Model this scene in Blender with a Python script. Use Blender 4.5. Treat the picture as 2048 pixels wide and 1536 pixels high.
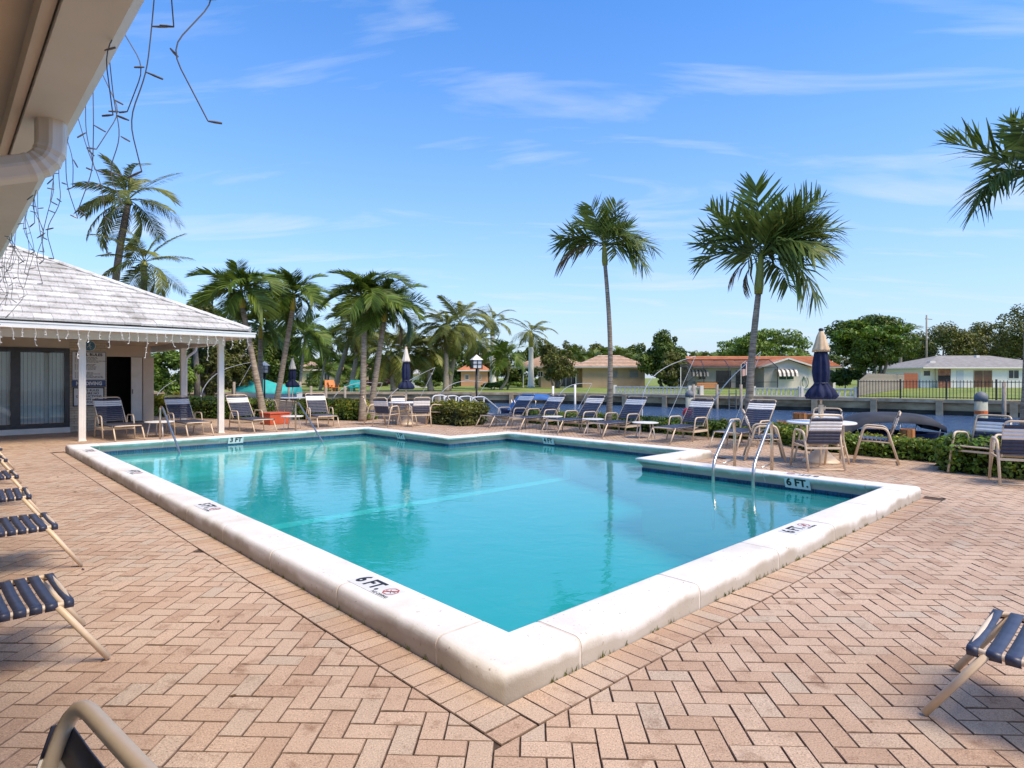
import bpy, math, random
import numpy as np
from mathutils import Vector, Matrix

random.seed(7); rng = np.random.default_rng(7)
for o in list(bpy.data.objects): bpy.data.objects.remove(o)
scene = bpy.context.scene
COL = scene.collection
R = math.radians

# ------------------------------------------------------------------ camera
FPX, HX, HY, EYE = 1227.0, 1024.0, 755.0, 1.5      # focal length and horizon in photo pixels, eye height
cam_d = bpy.data.cameras.new('camera')
cam_d.sensor_width = 36.0
cam_d.lens = 36.0 * FPX / 2048.0
cam_d.shift_y = -(768.0 - HY) / 2048.0
cam_d.clip_start = 0.05; cam_d.clip_end = 3000
cam = bpy.data.objects.new('camera', cam_d); COL.objects.link(cam)
cam.location = (0, 0, EYE); cam.rotation_euler = (R(90), 0, 0)
scene.camera = cam

# ------------------------------------------------------------------ sky, sun, exposure
SUN_EL, SUN_AZ = 56.0, 126.0          # azimuth clockwise from +Y (the view direction)
world = bpy.data.worlds.new('World'); scene.world = world; world.use_nodes = True
wn, wl = world.node_tree.nodes, world.node_tree.links
wn.clear()
w_out = wn.new('ShaderNodeOutputWorld'); w_bg = wn.new('ShaderNodeBackground')
w_bg.inputs['Strength'].default_value = 0.145
sky = wn.new('ShaderNodeTexSky'); sky.sky_type = 'NISHITA'; sky.sun_disc = False
sky.sun_elevation = R(SUN_EL); sky.sun_rotation = R(SUN_AZ)
sky.air_density = 1.0; sky.dust_density = 0.0; sky.ozone_density = 3.0; sky.altitude = 0
# thin high cloud, laid on a flat layer above the place
tc = wn.new('ShaderNodeTexCoord'); sx = wn.new('ShaderNodeSeparateXYZ')
wl.new(tc.outputs['Generated'], sx.inputs[0])
def wmath(op, a, b=None, clamp=False):
    n = wn.new('ShaderNodeMath'); n.operation = op; n.use_clamp = clamp
    for i, q in enumerate((a, b)):
        if q is None: continue
        if isinstance(q, (int, float)): n.inputs[i].default_value = q
        else: wl.new(q, n.inputs[i])
    return n.outputs[0]
zz = wmath('ADD', wmath('MAXIMUM', sx.outputs[2], 0.0), 0.12)
cx = wmath('DIVIDE', sx.outputs[0], zz); cy = wmath('DIVIDE', sx.outputs[1], zz)
comb = wn.new('ShaderNodeCombineXYZ'); wl.new(cx, comb.inputs[0]); wl.new(cy, comb.inputs[1])
mp = wn.new('ShaderNodeMapping'); mp.inputs['Rotation'].default_value = (0, 0, R(24)); mp.inputs['Scale'].default_value = (0.42, 1.5, 1)
mp.inputs['Location'].default_value = (2.3, 0.7, 0)
wl.new(comb.outputs[0], mp.inputs[0])
nz = wn.new('ShaderNodeTexNoise'); nz.inputs['Scale'].default_value = 2.0; nz.inputs['Detail'].default_value = 8; nz.inputs['Roughness'].default_value = 0.56
nz.inputs['Distortion'].default_value = 0.6
wl.new(mp.outputs[0], nz.inputs['Vector'])
rp = wn.new('ShaderNodeValToRGB'); rp.color_ramp.elements[0].position = 0.53; rp.color_ramp.elements[1].position = 0.82
wl.new(nz.outputs[0], rp.inputs[0])
cf = wmath('MULTIPLY', rp.outputs[0], 0.8)
mixc = wn.new('ShaderNodeMix'); mixc.data_type = 'RGBA'
hsv = wn.new('ShaderNodeHueSaturation'); hsv.inputs['Saturation'].default_value = 1.18
tint = wn.new('ShaderNodeMix'); tint.data_type = 'RGBA'; tint.blend_type = 'MULTIPLY'; tint.inputs[0].default_value = 1.0
wl.new(sky.outputs[0], tint.inputs[6]); tint.inputs[7].default_value = (0.80, 0.90, 1.06, 1)
wl.new(tint.outputs[2], hsv.inputs['Color'])
# pale haze low over the whole horizon
hz = wmath('POWER', wmath('SUBTRACT', 1.0, wmath('MAXIMUM', sx.outputs[2], 0.0), True), 3.6)
hzm = wn.new('ShaderNodeMix'); hzm.data_type = 'RGBA'; wl.new(wmath('MULTIPLY', hz, 0.96), hzm.inputs[0]); wl.new(hsv.outputs[0], hzm.inputs[6]); hzm.inputs[7].default_value = (2.05, 2.40, 2.95, 1)
wl.new(cf, mixc.inputs[0]); wl.new(hzm.outputs[2], mixc.inputs[6]); mixc.inputs[7].default_value = (3.0, 3.3, 3.7, 1)
wl.new(mixc.outputs[2], w_bg.inputs['Color']); wl.new(w_bg.outputs[0], w_out.inputs['Surface'])

sun_d = bpy.data.lights.new('sun', 'SUN'); sun_d.energy = 2.7; sun_d.angle = R(28.0); sun_d.color = (1.0, 0.84, 0.62)
sun = bpy.data.objects.new('sun', sun_d); COL.objects.link(sun)
sdir = Vector((math.sin(R(SUN_AZ)) * math.cos(R(SUN_EL)), math.cos(R(SUN_AZ)) * math.cos(R(SUN_EL)), math.sin(R(SUN_EL))))
sun.rotation_euler = sdir.to_track_quat('Z', 'Y').to_euler()
sun.location = (10, -10, 30)
scene.view_settings.view_transform = 'Standard'; scene.view_settings.look = 'None'
scene.view_settings.exposure = 0.93; scene.view_settings.gamma = 1.0
scene.view_settings.use_curve_mapping = False
scene.render.engine = 'CYCLES'
scene.render.resolution_x = 1024; scene.render.resolution_y = 768

# ------------------------------------------------------------------ coordinates
def px(x, y, z=0.0):
    """photo pixel of a point that stands at height z -> world"""
    Y = FPX * (EYE - z) / (y - HY)
    return Vector(((x - HX) / FPX * Y, Y, z))
def pd(x, y, Y):
    """photo pixel of a point at depth Y -> world"""
    return Vector(((x - HX) / FPX * Y, Y, EYE - (y - HY) / FPX * Y))
ANG = math.atan2(0.6853, 0.7283)                      # heading of the pool's short axis (V); U is 90 degrees on
VX = Vector((math.cos(ANG), math.sin(ANG), 0)); UX = Vector((-math.sin(ANG), math.cos(ANG), 0))
ORG = Vector((-0.031, 2.81, 0))                        # the pool's front outer corner
def W(u, v, z=0.0): return ORG + UX * u + VX * v + Vector((0, 0, z))
def UV(p): d = p - ORG; return d.dot(UX), d.dot(VX)

# ------------------------------------------------------------------ objects
def link(o, parent=None):
    COL.objects.link(o)
    if parent is not None: o.parent = parent
    return o
def tag(o, label=None, cat=None, group=None, kind=None):
    if label: o['label'] = label
    if cat: o['category'] = cat
    if group: o['group'] = group
    if kind: o['kind'] = kind
    return o
def empty(name, loc=(0, 0, 0), rz=0.0, label=None, cat=None, group=None):
    o = bpy.data.objects.new(name, None); o.empty_display_size = 0.1
    o.location = loc; o.rotation_euler = (0, 0, rz); COL.objects.link(o)
    return tag(o, label, cat, group)
def copy_tree(o, parent=None):
    c = o.copy(); COL.objects.link(c)
    if parent is not None: c.parent = parent
    for ch in list(o.children): copy_tree(ch, c)
    return c
def inst(name, mesh, parent, loc=(0, 0, 0), rot=(0, 0, 0), scale=(1, 1, 1)):
    o = bpy.data.objects.new(name, mesh); o.location = loc; o.rotation_euler = rot; o.scale = scale
    return link(o, parent)

# ------------------------------------------------------------------ materials
MATS = {}
def mat(name, c1, c2=None, rough=0.6, scale=6.0, detail=4.0, bump=0.0, bscale=None, metal=0.0, coord='Object',
        var=0.0, spec=0.5, ramp=(0.35, 0.65), translucent=0.0, c3=None, stretch=None, hue=None):
    if name in MATS: return MATS[name]
    m = bpy.data.materials.new(name); m.use_nodes = True; MATS[name] = m
    n, l = m.node_tree.nodes, m.node_tree.links
    p = n['Principled BSDF']; p.inputs['Roughness'].default_value = rough; p.inputs['Metallic'].default_value = metal
    p.inputs['Specular IOR Level'].default_value = spec
    col = None
    tcn = n.new('ShaderNodeTexCoord'); vec = tcn.outputs[coord]
    if stretch:
        mpn = n.new('ShaderNodeMapping'); mpn.inputs['Scale'].default_value = stretch
        l.new(vec, mpn.inputs[0]); vec = mpn.outputs[0]
    if c2 is not None:
        t = n.new('ShaderNodeTexNoise'); t.inputs['Scale'].default_value = scale; t.inputs['Detail'].default_value = detail
        t.inputs['Roughness'].default_value = 0.6
        l.new(vec, t.inputs['Vector'])
        r = n.new('ShaderNodeValToRGB')
        r.color_ramp.elements[0].position = ramp[0]; r.color_ramp.elements[1].position = ramp[1]
        r.color_ramp.elements[0].color = (*c1, 1); r.color_ramp.elements[1].color = (*c2, 1)
        if c3 is not None:
            e = r.color_ramp.elements.new((ramp[0] + ramp[1]) / 2); e.color = (*c3, 1)
        l.new(t.outputs[0], r.inputs[0]); col = r.outputs[0]
    if var > 0:
        at = n.new('ShaderNodeAttribute'); at.attribute_name = 'var'
        oi = n.new('ShaderNodeObjectInfo')
        ad = n.new('ShaderNodeMath'); ad.operation = 'ADD'; l.new(at.outputs['Fac'], ad.inputs[0]); l.new(oi.outputs['Random'], ad.inputs[1])
        fr = n.new('ShaderNodeMath'); fr.operation = 'FRACT'; l.new(ad.outputs[0], fr.inputs[0])
        h = n.new('ShaderNodeHueSaturation')
        mr = n.new('ShaderNodeMapRange'); mr.inputs[3].default_value = 1 - var; mr.inputs[4].default_value = 1 + var
        l.new(fr.outputs[0], mr.inputs[0]); l.new(mr.outputs[0], h.inputs['Value'])
        if hue:
            wn_ = n.new('ShaderNodeMath'); wn_.operation = 'MULTIPLY'; wn_.inputs[1].default_value = 7.31
            l.new(fr.outputs[0], wn_.inputs[0])
            f2 = n.new('ShaderNodeMath'); f2.operation = 'FRACT'; l.new(wn_.outputs[0], f2.inputs[0])
            m2 = n.new('ShaderNodeMapRange'); m2.inputs[3].default_value = 0.5 - hue; m2.inputs[4].default_value = 0.5 + hue
            l.new(f2.outputs[0], m2.inputs[0]); l.new(m2.outputs[0], h.inputs['Hue'])
        if col is not None: l.new(col, h.inputs['Color'])
        else: h.inputs['Color'].default_value = (*c1, 1)
        col = h.outputs[0]
    if col is not None: l.new(col, p.inputs['Base Color'])
    else: p.inputs['Base Color'].default_value = (*c1, 1)
    if bump > 0:
        t2 = n.new('ShaderNodeTexNoise'); t2.inputs['Scale'].default_value = bscale or scale * 6; t2.inputs['Detail'].default_value = 3
        l.new(vec, t2.inputs['Vector'])
        b = n.new('ShaderNodeBump'); b.inputs['Strength'].default_value = bump; b.inputs['Distance'].default_value = 0.01
        l.new(t2.outputs[0], b.inputs['Height']); l.new(b.outputs[0], p.inputs['Normal'])
    if translucent > 0:
        tr = n.new('ShaderNodeBsdfTranslucent'); mx = n.new('ShaderNodeMixShader'); mx.inputs[0].default_value = translucent
        if col is not None: l.new(col, tr.inputs['Color'])
        else: tr.inputs['Color'].default_value = (*c1, 1)
        l.new(p.outputs[0], mx.inputs[1]); l.new(tr.outputs[0], mx.inputs[2])
        l.new(mx.outputs[0], n['Material Output'].inputs['Surface'])
    return m

# ------------------------------------------------------------------ mesh builder
class MB:
    def __init__(s): s.v = []; s.f = []; s.var = []
    def face(s, pts, var=0.0):
        b = len(s.v); s.v.extend([tuple(p) for p in pts]); s.f.append(tuple(range(b, b + len(pts)))); s.var.append(var)
    def box(s, x0, x1, y0, y1, z0, z1, M=None, var=0.0):
        b = len(s.v)
        P = [(x0, y0, z0), (x1, y0, z0), (x1, y1, z0), (x0, y1, z0), (x0, y0, z1), (x1, y0, z1), (x1, y1, z1), (x0, y1, z1)]
        if M is not None: P = [tuple(M @ Vector(p)) for p in P]
        s.v.extend(P)
        for q in ((3, 2, 1, 0), (4, 5, 6, 7), (0, 1, 5, 4), (1, 2, 6, 5), (2, 3, 7, 6), (3, 0, 4, 7)):
            s.f.append(tuple(b + i for i in q)); s.var.append(var)
        return s
    def bar(s, a, b, w, h, up=Vector((0, 0, 1))):
        """rectangular bar from a to b"""
        a = Vector(a); b = Vector(b); d = b - a; L = d.length; d.normalize()
        if abs(d.dot(up)) > 0.98: up = Vector((1, 0, 0))
        side = d.cross(up).normalized(); u2 = side.cross(d)
        M = Matrix((( d.x, side.x, u2.x, a.x), (d.y, side.y, u2.y, a.y), (d.z, side.z, u2.z, a.z), (0, 0, 0, 1)))
        return s.box(0, L, -w / 2, w / 2, -h / 2, h / 2, M)
    def tube(s, pts, r, seg=8, caps=True, flat=1.0, closed=False):
        pts = [Vector(p) for p in pts]; n = len(pts)
        rad = r if isinstance(r, (list, tuple)) else [r] * n
        b = len(s.v)
        prev = None
        for i in range(n):
            if i == 0: t = pts[1] - pts[0]
            elif i == n - 1: t = pts[-1] - pts[-2]
            else: t = (pts[i + 1] - pts[i]).normalized() + (pts[i] - pts[i - 1]).normalized()
            t.normalize()
            if prev is None:
                ref = Vector((0, 0, 1)) if abs(t.z) < 0.9 else Vector((1, 0, 0))
                nx = t.cross(ref).normalized()
            else:
                nx = (prev - t * prev.dot(t)).normalized()
            ny = t.cross(nx); prev = nx
            for k in range(seg):
                a = 2 * math.pi * k / seg
                s.v.append(tuple(pts[i] + nx * math.cos(a) * rad[i] + ny * math.sin(a) * rad[i] * flat))
        for i in range(n - 1):
            for k in range(seg):
                k2 = (k + 1) % seg
                s.f.append((b + i * seg + k, b + i * seg + k2, b + (i + 1) * seg + k2, b + (i + 1) * seg + k)); s.var.append(0.0)
        if caps:
            s.f.append(tuple(b + k for k in range(seg))[::-1]); s.var.append(0.0)
            s.f.append(tuple(b + (n - 1) * seg + k for k in range(seg))); s.var.append(0.0)
        return s
    def lathe(s, prof, seg=16, c=(0, 0, 0), mod=None):
        b = len(s.v); n = len(prof)
        for i, (r, z) in enumerate(prof):
            for k in range(seg):
                a = 2 * math.pi * k / seg
                rr = r * (mod(a, i) if mod else 1)
                s.v.append((c[0] + rr * math.cos(a), c[1] + rr * math.sin(a), c[2] + z))
        for i in range(n - 1):
            for k in range(seg):
                k2 = (k + 1) % seg
                s.f.append((b + i * seg + k, b + i * seg + k2, b + (i + 1) * seg + k2, b + (i + 1) * seg + k)); s.var.append(0.0)
        s.f.append(tuple(b + k for k in range(seg))[::-1]); s.var.append(0.0)
        s.f.append(tuple(b + (n - 1) * seg + k for k in range(seg))); s.var.append(0.0)
        return s
    def prism(s, poly, z0, z1, var=0.0):
        """vertical prism over a plan polygon (counter-clockwise)"""
        n = len(poly); b = len(s.v)
        s.v.extend([(p[0], p[1], z0) for p in poly]); s.v.extend([(p[0], p[1], z1) for p in poly])
        s.f.append(tuple(b + i for i in range(n))[::-1]); s.f.append(tuple(b + n + i for i in range(n))); s.var += [var, var]
        for i in range(n):
            j = (i + 1) % n
            s.f.append((b + i, b + j, b + n + j, b + n + i)); s.var.append(var)
        return s
    def mesh(s, name, m, smooth=False, bevel=0.0):
        me = bpy.data.meshes.new(name); me.from_pydata(s.v, [], s.f)
        if any(s.var):
            at = me.attributes.new('var', 'FLOAT', 'FACE'); at.data.foreach_set('value', s.var)
        me.materials.append(m)
        if smooth:
            me.polygons.foreach_set('use_smooth', [len(p.vertices) <= 4 for p in me.polygons])
        me.validate(); me.update()
        return me
    def build(s, name, m, parent=None, smooth=False, loc=None, bevel=0.0):
        o = bpy.data.objects.new(name, s.mesh(name, m, smooth)); link(o, parent)
        if loc is not None: o.location = loc
        if bevel > 0:
            md = o.modifiers.new('bevel', 'BEVEL'); md.width = bevel; md.segments = 2; md.limit_method = 'ANGLE'
        return o
def np_mesh(name, verts, faces, m, var=None, smooth=False):
    me = bpy.data.meshes.new(name)
    nv, nf, k = len(verts), len(faces), faces.shape[1]
    me.vertices.add(nv); me.vertices.foreach_set('co', np.ascontiguousarray(verts, dtype=np.float32).ravel())
    me.loops.add(nf * k); me.loops.foreach_set('vertex_index', np.ascontiguousarray(faces, dtype=np.int32).ravel())
    me.polygons.add(nf); me.polygons.foreach_set('loop_start', np.arange(0, nf * k, k, dtype=np.int32))
    me.polygons.foreach_set('loop_total', np.full(nf, k, dtype=np.int32))
    if smooth: me.polygons.foreach_set('use_smooth', np.ones(nf, dtype=bool))
    if var is not None:
        at = me.attributes.new('var', 'FLOAT', 'FACE'); at.data.foreach_set('value', np.asarray(var, dtype=np.float32))
    me.materials.append(m); me.update(calc_edges=True)
    return me
def arc(c, r, a0, a1, n, axis='xz'):
    out = []
    for i in range(n + 1):
        a = R(a0 + (a1 - a0) * i / n)
        if axis == 'xz': out.append(Vector((c[0] + r * math.cos(a), c[1], c[2] + r * math.sin(a))))
        elif axis == 'yz': out.append(Vector((c[0], c[1] + r * math.cos(a), c[2] + r * math.sin(a))))
        else: out.append(Vector((c[0] + r * math.cos(a), c[1] + r * math.sin(a), c[2])))
    return out
def fillet(pts, r, n=5):
    """round the inner corners of a polyline"""
    pts = [Vector(p) for p in pts]; out = [pts[0]]
    for i in range(1, len(pts) - 1):
        a, b, c = pts[i - 1], pts[i], pts[i + 1]
        rr = min(r, (a - b).length * 0.48, (c - b).length * 0.48)
        p0 = b + (a - b).normalized() * rr; p1 = b + (c - b).normalized() * rr
        for k in range(n + 1):
            t = k / n
            out.append(p0 * (1 - t) ** 2 + b * 2 * t * (1 - t) + p1 * t * t)
    out.append(pts[-1]); return out
def text_mesh(s, size, m, offset=0.0, align='CENTER', xscale=1.0):
    c = bpy.data.curves.new('lettering', 'FONT'); c.body = s; c.size = size; c.align_x = align; c.align_y = 'CENTER'
    c.offset = offset; c.resolution_u = 3
    o = bpy.data.objects.new('lettering', c); COL.objects.link(o)
    dg = bpy.context.evaluated_depsgraph_get()
    me = bpy.data.meshes.new_from_object(o.evaluated_get(dg))
    bpy.data.objects.remove(o)
    if xscale != 1.0: me.transform(Matrix.Diagonal((xscale, 1, 1, 1)))
    me.materials.clear(); me.materials.append(m)
    return me
def frame(origin, right, up):
    """matrix whose x = right, y = up (for lettering on a plane)"""
    r = Vector(right).normalized(); u = Vector(up).normalized(); n = r.cross(u)
    o = Vector(origin)
    return Matrix(((r.x, u.x, n.x, o.x), (r.y, u.y, n.y, o.y), (r.z, u.z, n.z, o.z), (0, 0, 0, 1)))

# palette
M_BEIGE = mat('beige_powder_coat', (0.66, 0.50, 0.33), (0.72, 0.57, 0.40), rough=0.42, scale=9)
M_NAVY = mat('navy_vinyl_strap', (0.030, 0.034, 0.062), (0.050, 0.055, 0.090), rough=0.42, scale=14)
M_WHITESTRAP = mat('white_vinyl_strap', (0.78, 0.76, 0.70), (0.86, 0.84, 0.80), rough=0.4, scale=14)
M_WHITE = mat('white_paint', (0.76, 0.72, 0.64), (0.82, 0.78, 0.71), rough=0.55, scale=5)
M_CREAM = mat('cream_paint', (0.62, 0.55, 0.45), (0.68, 0.61, 0.50), rough=0.6, scale=4)
M_TABLE = mat('white_table_top', (0.78, 0.76, 0.72), (0.84, 0.82, 0.79), rough=0.35, scale=8)
M_STEEL = mat('stainless_steel', (0.58, 0.52, 0.44), (0.70, 0.64, 0.55), rough=0.33, scale=10, metal=1.0)
M_BLACK = mat('black_metal', (0.018, 0.018, 0.02), rough=0.5)
M_BLACKINK = mat('black_lettering', (0.015, 0.014, 0.014), rough=0.6)
M_REDINK = mat('red_lettering', (0.42, 0.05, 0.03), rough=0.6)
M_NAVYCLOTH = mat('navy_canvas', (0.006, 0.011, 0.045), (0.012, 0.020, 0.07), rough=0.85, scale=12)
M_TANCLOTH = mat('tan_canvas', (0.60, 0.42, 0.25), (0.68, 0.50, 0.32), rough=0.85, scale=12)
M_CREAMCLOTH = mat('cream_canvas', (0.66, 0.60, 0.50), (0.74, 0.68, 0.58), rough=0.85, scale=12)
M_ORANGEWOOD = mat('orange_stained_wood', (0.42, 0.14, 0.03), (0.62, 0.26, 0.07), rough=0.7, scale=5, stretch=(8, 8, 1))
M_GREYWOOD = mat('weathered_wood', (0.20, 0.16, 0.12), (0.38, 0.33, 0.27), rough=0.85, scale=6, stretch=(6, 6, 1), bump=0.3)
M_CONC = mat('old_concrete', (0.34, 0.24, 0.14), (0.58, 0.45, 0.29), rough=0.9, scale=1.6, detail=8, bump=0.4, bscale=14)
M_SOIL = mat('soil_mulch', (0.05, 0.032, 0.02), (0.14, 0.095, 0.06), rough=0.95, scale=9, bump=0.6, bscale=40)

# ================================================================== GROUND, CANAL
def pos_mat(name, build):
    m = bpy.data.materials.new(name); m.use_nodes = True; MATS[name] = m
    n, l = m.node_tree.nodes, m.node_tree.links
    g = n.new('ShaderNodeNewGeometry')
    build(n, l, n['Principled BSDF'], g.outputs['Position'])
    return m
def noise(n, l, vec, scale, detail=4, rough=0.6, dist=0.0):
    t = n.new('ShaderNodeTexNoise'); t.inputs['Scale'].default_value = scale; t.inputs['Detail'].default_value = detail
    t.inputs['Roughness'].default_value = rough; t.inputs['Distortion'].default_value = dist
    l.new(vec, t.inputs['Vector']); return t.outputs[0]
def ramp(n, l, fac, stops):
    r = n.new('ShaderNodeValToRGB'); e = r.color_ramp.elements
    while len(e) < len(stops): e.new(0.5)
    for i, (p, c) in enumerate(stops):
        e[i].position = p; e[i].color = (*c, 1) if len(c) == 3 else c
    l.new(fac, r.inputs[0]); return r.outputs[0]
def mixrgb(n, l, fac, a, b, mode='MIX'):
    x = n.new('ShaderNodeMix'); x.data_type = 'RGBA'; x.blend_type = mode
    for i, q in ((0, fac), (6, a), (7, b)):
        if isinstance(q, (int, float)): x.inputs[i].default_value = q
        elif isinstance(q, tuple): x.inputs[i].default_value = (*q, 1)
        else: l.new(q, x.inputs[i])
    return x.outputs[2]
def bumpn(n, l, p, h, strength, dist):
    b = n.new('ShaderNodeBump'); b.inputs['Strength'].default_value = strength; b.inputs['Distance'].default_value = dist
    l.new(h, b.inputs['Height']); l.new(b.outputs[0], p.inputs['Normal']); return b

def _lawn(n, l, p, pos):
    a = noise(n, l, pos, 0.25, 6); b = noise(n, l, pos, 9.0, 4)
    c = ramp(n, l, a, [(0.3, (0.13, 0.19, 0.025)), (0.5, (0.21, 0.27, 0.04)), (0.7, (0.32, 0.33, 0.07))])
    d = ramp(n, l, b, [(0.3, (0.6, 0.6, 0.6)), (0.7, (1.25, 1.25, 1.25))])
    l.new(mixrgb(n, l, 1.0, c, d, 'MULTIPLY'), p.inputs['Base Color']); p.inputs['Roughness'].default_value = 0.9
    bumpn(n, l, p, noise(n, l, pos, 30.0, 3), 0.8, 0.05)
M_LAWN = pos_mat('mown_lawn', _lawn)
def _earth(n, l, p, pos):
    a = noise(n, l, pos, 2.5, 8); b = noise(n, l, pos, 25.0, 4)
    c = ramp(n, l, a, [(0.3, (0.045, 0.03, 0.018)), (0.55, (0.12, 0.085, 0.05)), (0.75, (0.20, 0.15, 0.09))])
    l.new(c, p.inputs['Base Color']); p.inputs['Roughness'].default_value = 0.95
    bumpn(n, l, p, b, 0.8, 0.04)
M_EARTH = pos_mat('planting_bed_earth', _earth)
def _canal(n, l, p, pos):
    mp_ = n.new('ShaderNodeMapping'); mp_.inputs['Scale'].default_value = (0.55, 1.0, 1.0); l.new(pos, mp_.inputs[0])
    a = noise(n, l, mp_.outputs[0], 2.6, 6, 0.62, 0.4)
    p.inputs['Base Color'].default_value = (0.045, 0.095, 0.19, 1); p.inputs['Roughness'].default_value = 0.14
    p.inputs['IOR'].default_value = 1.33
    bumpn(n, l, p, a, 1.0, 0.40)
M_CANAL = pos_mat('canal_water', _canal)

# canal water: one sheet
WZ = -0.52
mb = MB(); mb.face([W(-60, 14.3, WZ), W(-60, 120, WZ), W(260, 120, WZ), W(260, 14.3, WZ)])
tag(mb.build('canal_water', M_CANAL), kind='structure')

# far bank (lawn) behind a bulkhead that bends towards us on the right
SEA = [(-160, 54), (-15, 50.5), (-6, 50), (3, 47.8), (7.4, 45), (12.2, 41), (20.1, 36), (25.5, 31.3), (48, 12), (90, -30)]
FZ = 0.28
mb = MB()
for i in range(len(SEA) - 1):
    (x0, y0), (x1, y1) = SEA[i], SEA[i + 1]
    k = 900
    far = [(-900, 900), (-300, 900), (-100, 900), (0, 900), (100, 900), (200, 900), (350, 900), (500, 900), (900, 700), (900, -100)]
    # ground rises gently from the bulkhead
    f0, f1 = far[i], far[i + 1]
    mb.face([(x0, y0, FZ), (x1, y1, FZ), (*f1, FZ + 0.1), (*f0, FZ + 0.1)])
tag(mb.build('far_lawn', M_LAWN), kind='structure')
def off_poly(pts, d):
    out = []
    for i in range(len(pts)):
        a = Vector(pts[max(i - 1, 0)]); b = Vector(pts[min(i + 1, len(pts) - 1)])
        t = (b - a).normalized(); nrm = Vector((t.y, -t.x))
        out.append(Vector(pts[i]) + nrm * d)
    return out
sw = empty('far_bulkhead', (0, 45, WZ), label='stained concrete canal bulkhead with a cap along the far lawn', cat='bulkhead')
def swl(p): return (p[0], p[1] - 45, p[2] - WZ)
mb = MB(); cap = MB()
o1, o2, o3 = off_poly(SEA, 0.18), off_poly(SEA, 0.34), off_poly(SEA, -0.35)
for i in range(len(SEA) - 1):
    a, b = o1[i], o1[i + 1]; c, d = o3[i], o3[i + 1]
    mb.face([swl((a.x, a.y, WZ - 1)), swl((b.x, b.y, WZ - 1)), swl((b.x, b.y, FZ - 0.12)), swl((a.x, a.y, FZ - 0.12))])
    a2, b2 = o2[i], o2[i + 1]
    z0, z1 = FZ - 0.14, FZ + 0.05
    cap.face([swl((a2.x, a2.y, z1)), swl((b2.x, b2.y, z1)), swl((d.x, d.y, z1)), swl((c.x, c.y, z1))])
    cap.face([swl((a2.x, a2.y, z0)), swl((b2.x, b2.y, z0)), swl((b2.x, b2.y, z1)), swl((a2.x, a2.y, z1))])
    cap.face([swl((a.x, a.y, z0)), swl((b.x, b.y, z0)), swl((b2.x, b2.y, z0)), swl((a2.x, a2.y, z0))])
M_BULK = mat('stained_bulkhead', (0.24, 0.145, 0.07), (0.58, 0.41, 0.22), rough=0.92, scale=0.7, detail=10, bump=0.5, bscale=9, stretch=(1, 1, 2.5))
mb.build('face', M_BULK, sw); cap.build('cap', M_CONC, sw)
td = MB(); o4 = off_poly(SEA, 0.19)
for i in range(len(SEA) - 1):
    a, b = o4[i], o4[i + 1]; td.face([swl((a.x, a.y, WZ - 1)), swl((b.x, b.y, WZ - 1)), swl((b.x, b.y, WZ + 0.24)), swl((a.x, a.y, WZ + 0.24))])
td.build('tide_band', mat('wet_tide_growth', (0.018, 0.015, 0.010), (0.06, 0.048, 0.03), rough=0.8, scale=1.5, detail=8), sw)
def along(pts, step, start=0.0):
    out = []; acc = -start
    for i in range(len(pts) - 1):
        a = Vector(pts[i]); b = Vector(pts[i + 1]); L = (b - a).length; t = (b - a) / L
        s = -acc
        while s < L:
            if s >= 0: out.append((a + t * s, math.atan2(t.y, t.x)))
            s += step
        acc = L - (s - step) - step + 0  # remainder
        acc = -(s - L)
    return out
pier = MB().box(-0.16, 0.16, -0.14, 0.1, -0.6, FZ - WZ - 0.02).mesh('pier', M_CONC)
for p, a in along([tuple(q) for q in off_poly(SEA[2:9], 0.26)], 3.1):
    inst('pier', pier, sw, (p.x, p.y - 45, 0), (0, 0, a))

# near bank: ground sheet with its own edge over the water (V = 14.4)
NV = 14.4
mb = MB(); GZ_ = -0.035
def gcell(u0, u1, v0, v1, e=0.0): mb.face([W(u0, v0, GZ_), W(u0, v1, GZ_), W(u1, v1, GZ_), W(u1, v0, GZ_)])
gcell(-60, 0.1, -400, NV); gcell(12.9, 400, -400, NV); gcell(0.1, 12.9, -400, 0.1); gcell(0.1, 12.9, 8.55, NV)
gcell(0.1, 3.8, 6.9, 8.55); gcell(9.18, 12.9, 6.73, 8.55)
mb.face([W(-60, NV, WZ - 1), W(400, NV, WZ - 1), W(400, NV, GZ_), W(-60, NV, GZ_)])
tag(mb.build('ground', M_EARTH), kind='structure')
# low cap of the near bulkhead
nb = empty('near_bulkhead', W(10, NV, -0.035), ANG, 'grey concrete bulkhead cap on the pool side of the canal', 'bulkhead')
MB().box(-0.35, 0.12, -45, 55, -0.25, 0.07).build('cap', M_CONC, nb)

# ================================================================== POOL
OUT = [(0, 0), (13.0, 0), (13.0, 6.83), (9.28, 6.83), (9.28, 8.63), (3.70, 8.63), (3.70, 7.01), (0, 7.01)]   # (u,v) outer face of the coping
NP_ = len(OUT)
def inward(i):
    (u0, v0), (u1, v1) = OUT[i], OUT[(i + 1) % NP_]
    d = Vector((u1 - u0, v1 - v0)).normalized()
    return Vector((-d.y, d.x))          # OUT runs so that the inside lies on the left in (u,v)
def corner(i, t):
    p = Vector(OUT[i % NP_]); return p + (inward((i - 1) % NP_) + inward(i % NP_)) * t
PZ = 0.15
PROF = [(0.0, -0.03), (0.0, 0.10), (0.005, 0.122), (0.016, 0.139), (0.034, 0.1475), (0.055, 0.15), (0.30, 0.15), (0.318, 0.146), (0.328, 0.136), (0.33, 0.124),
        (0.326, 0.112), (0.305, 0.09), (0.27, 0.055), (0.248, 0.02), (0.24, -0.012)]
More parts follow.
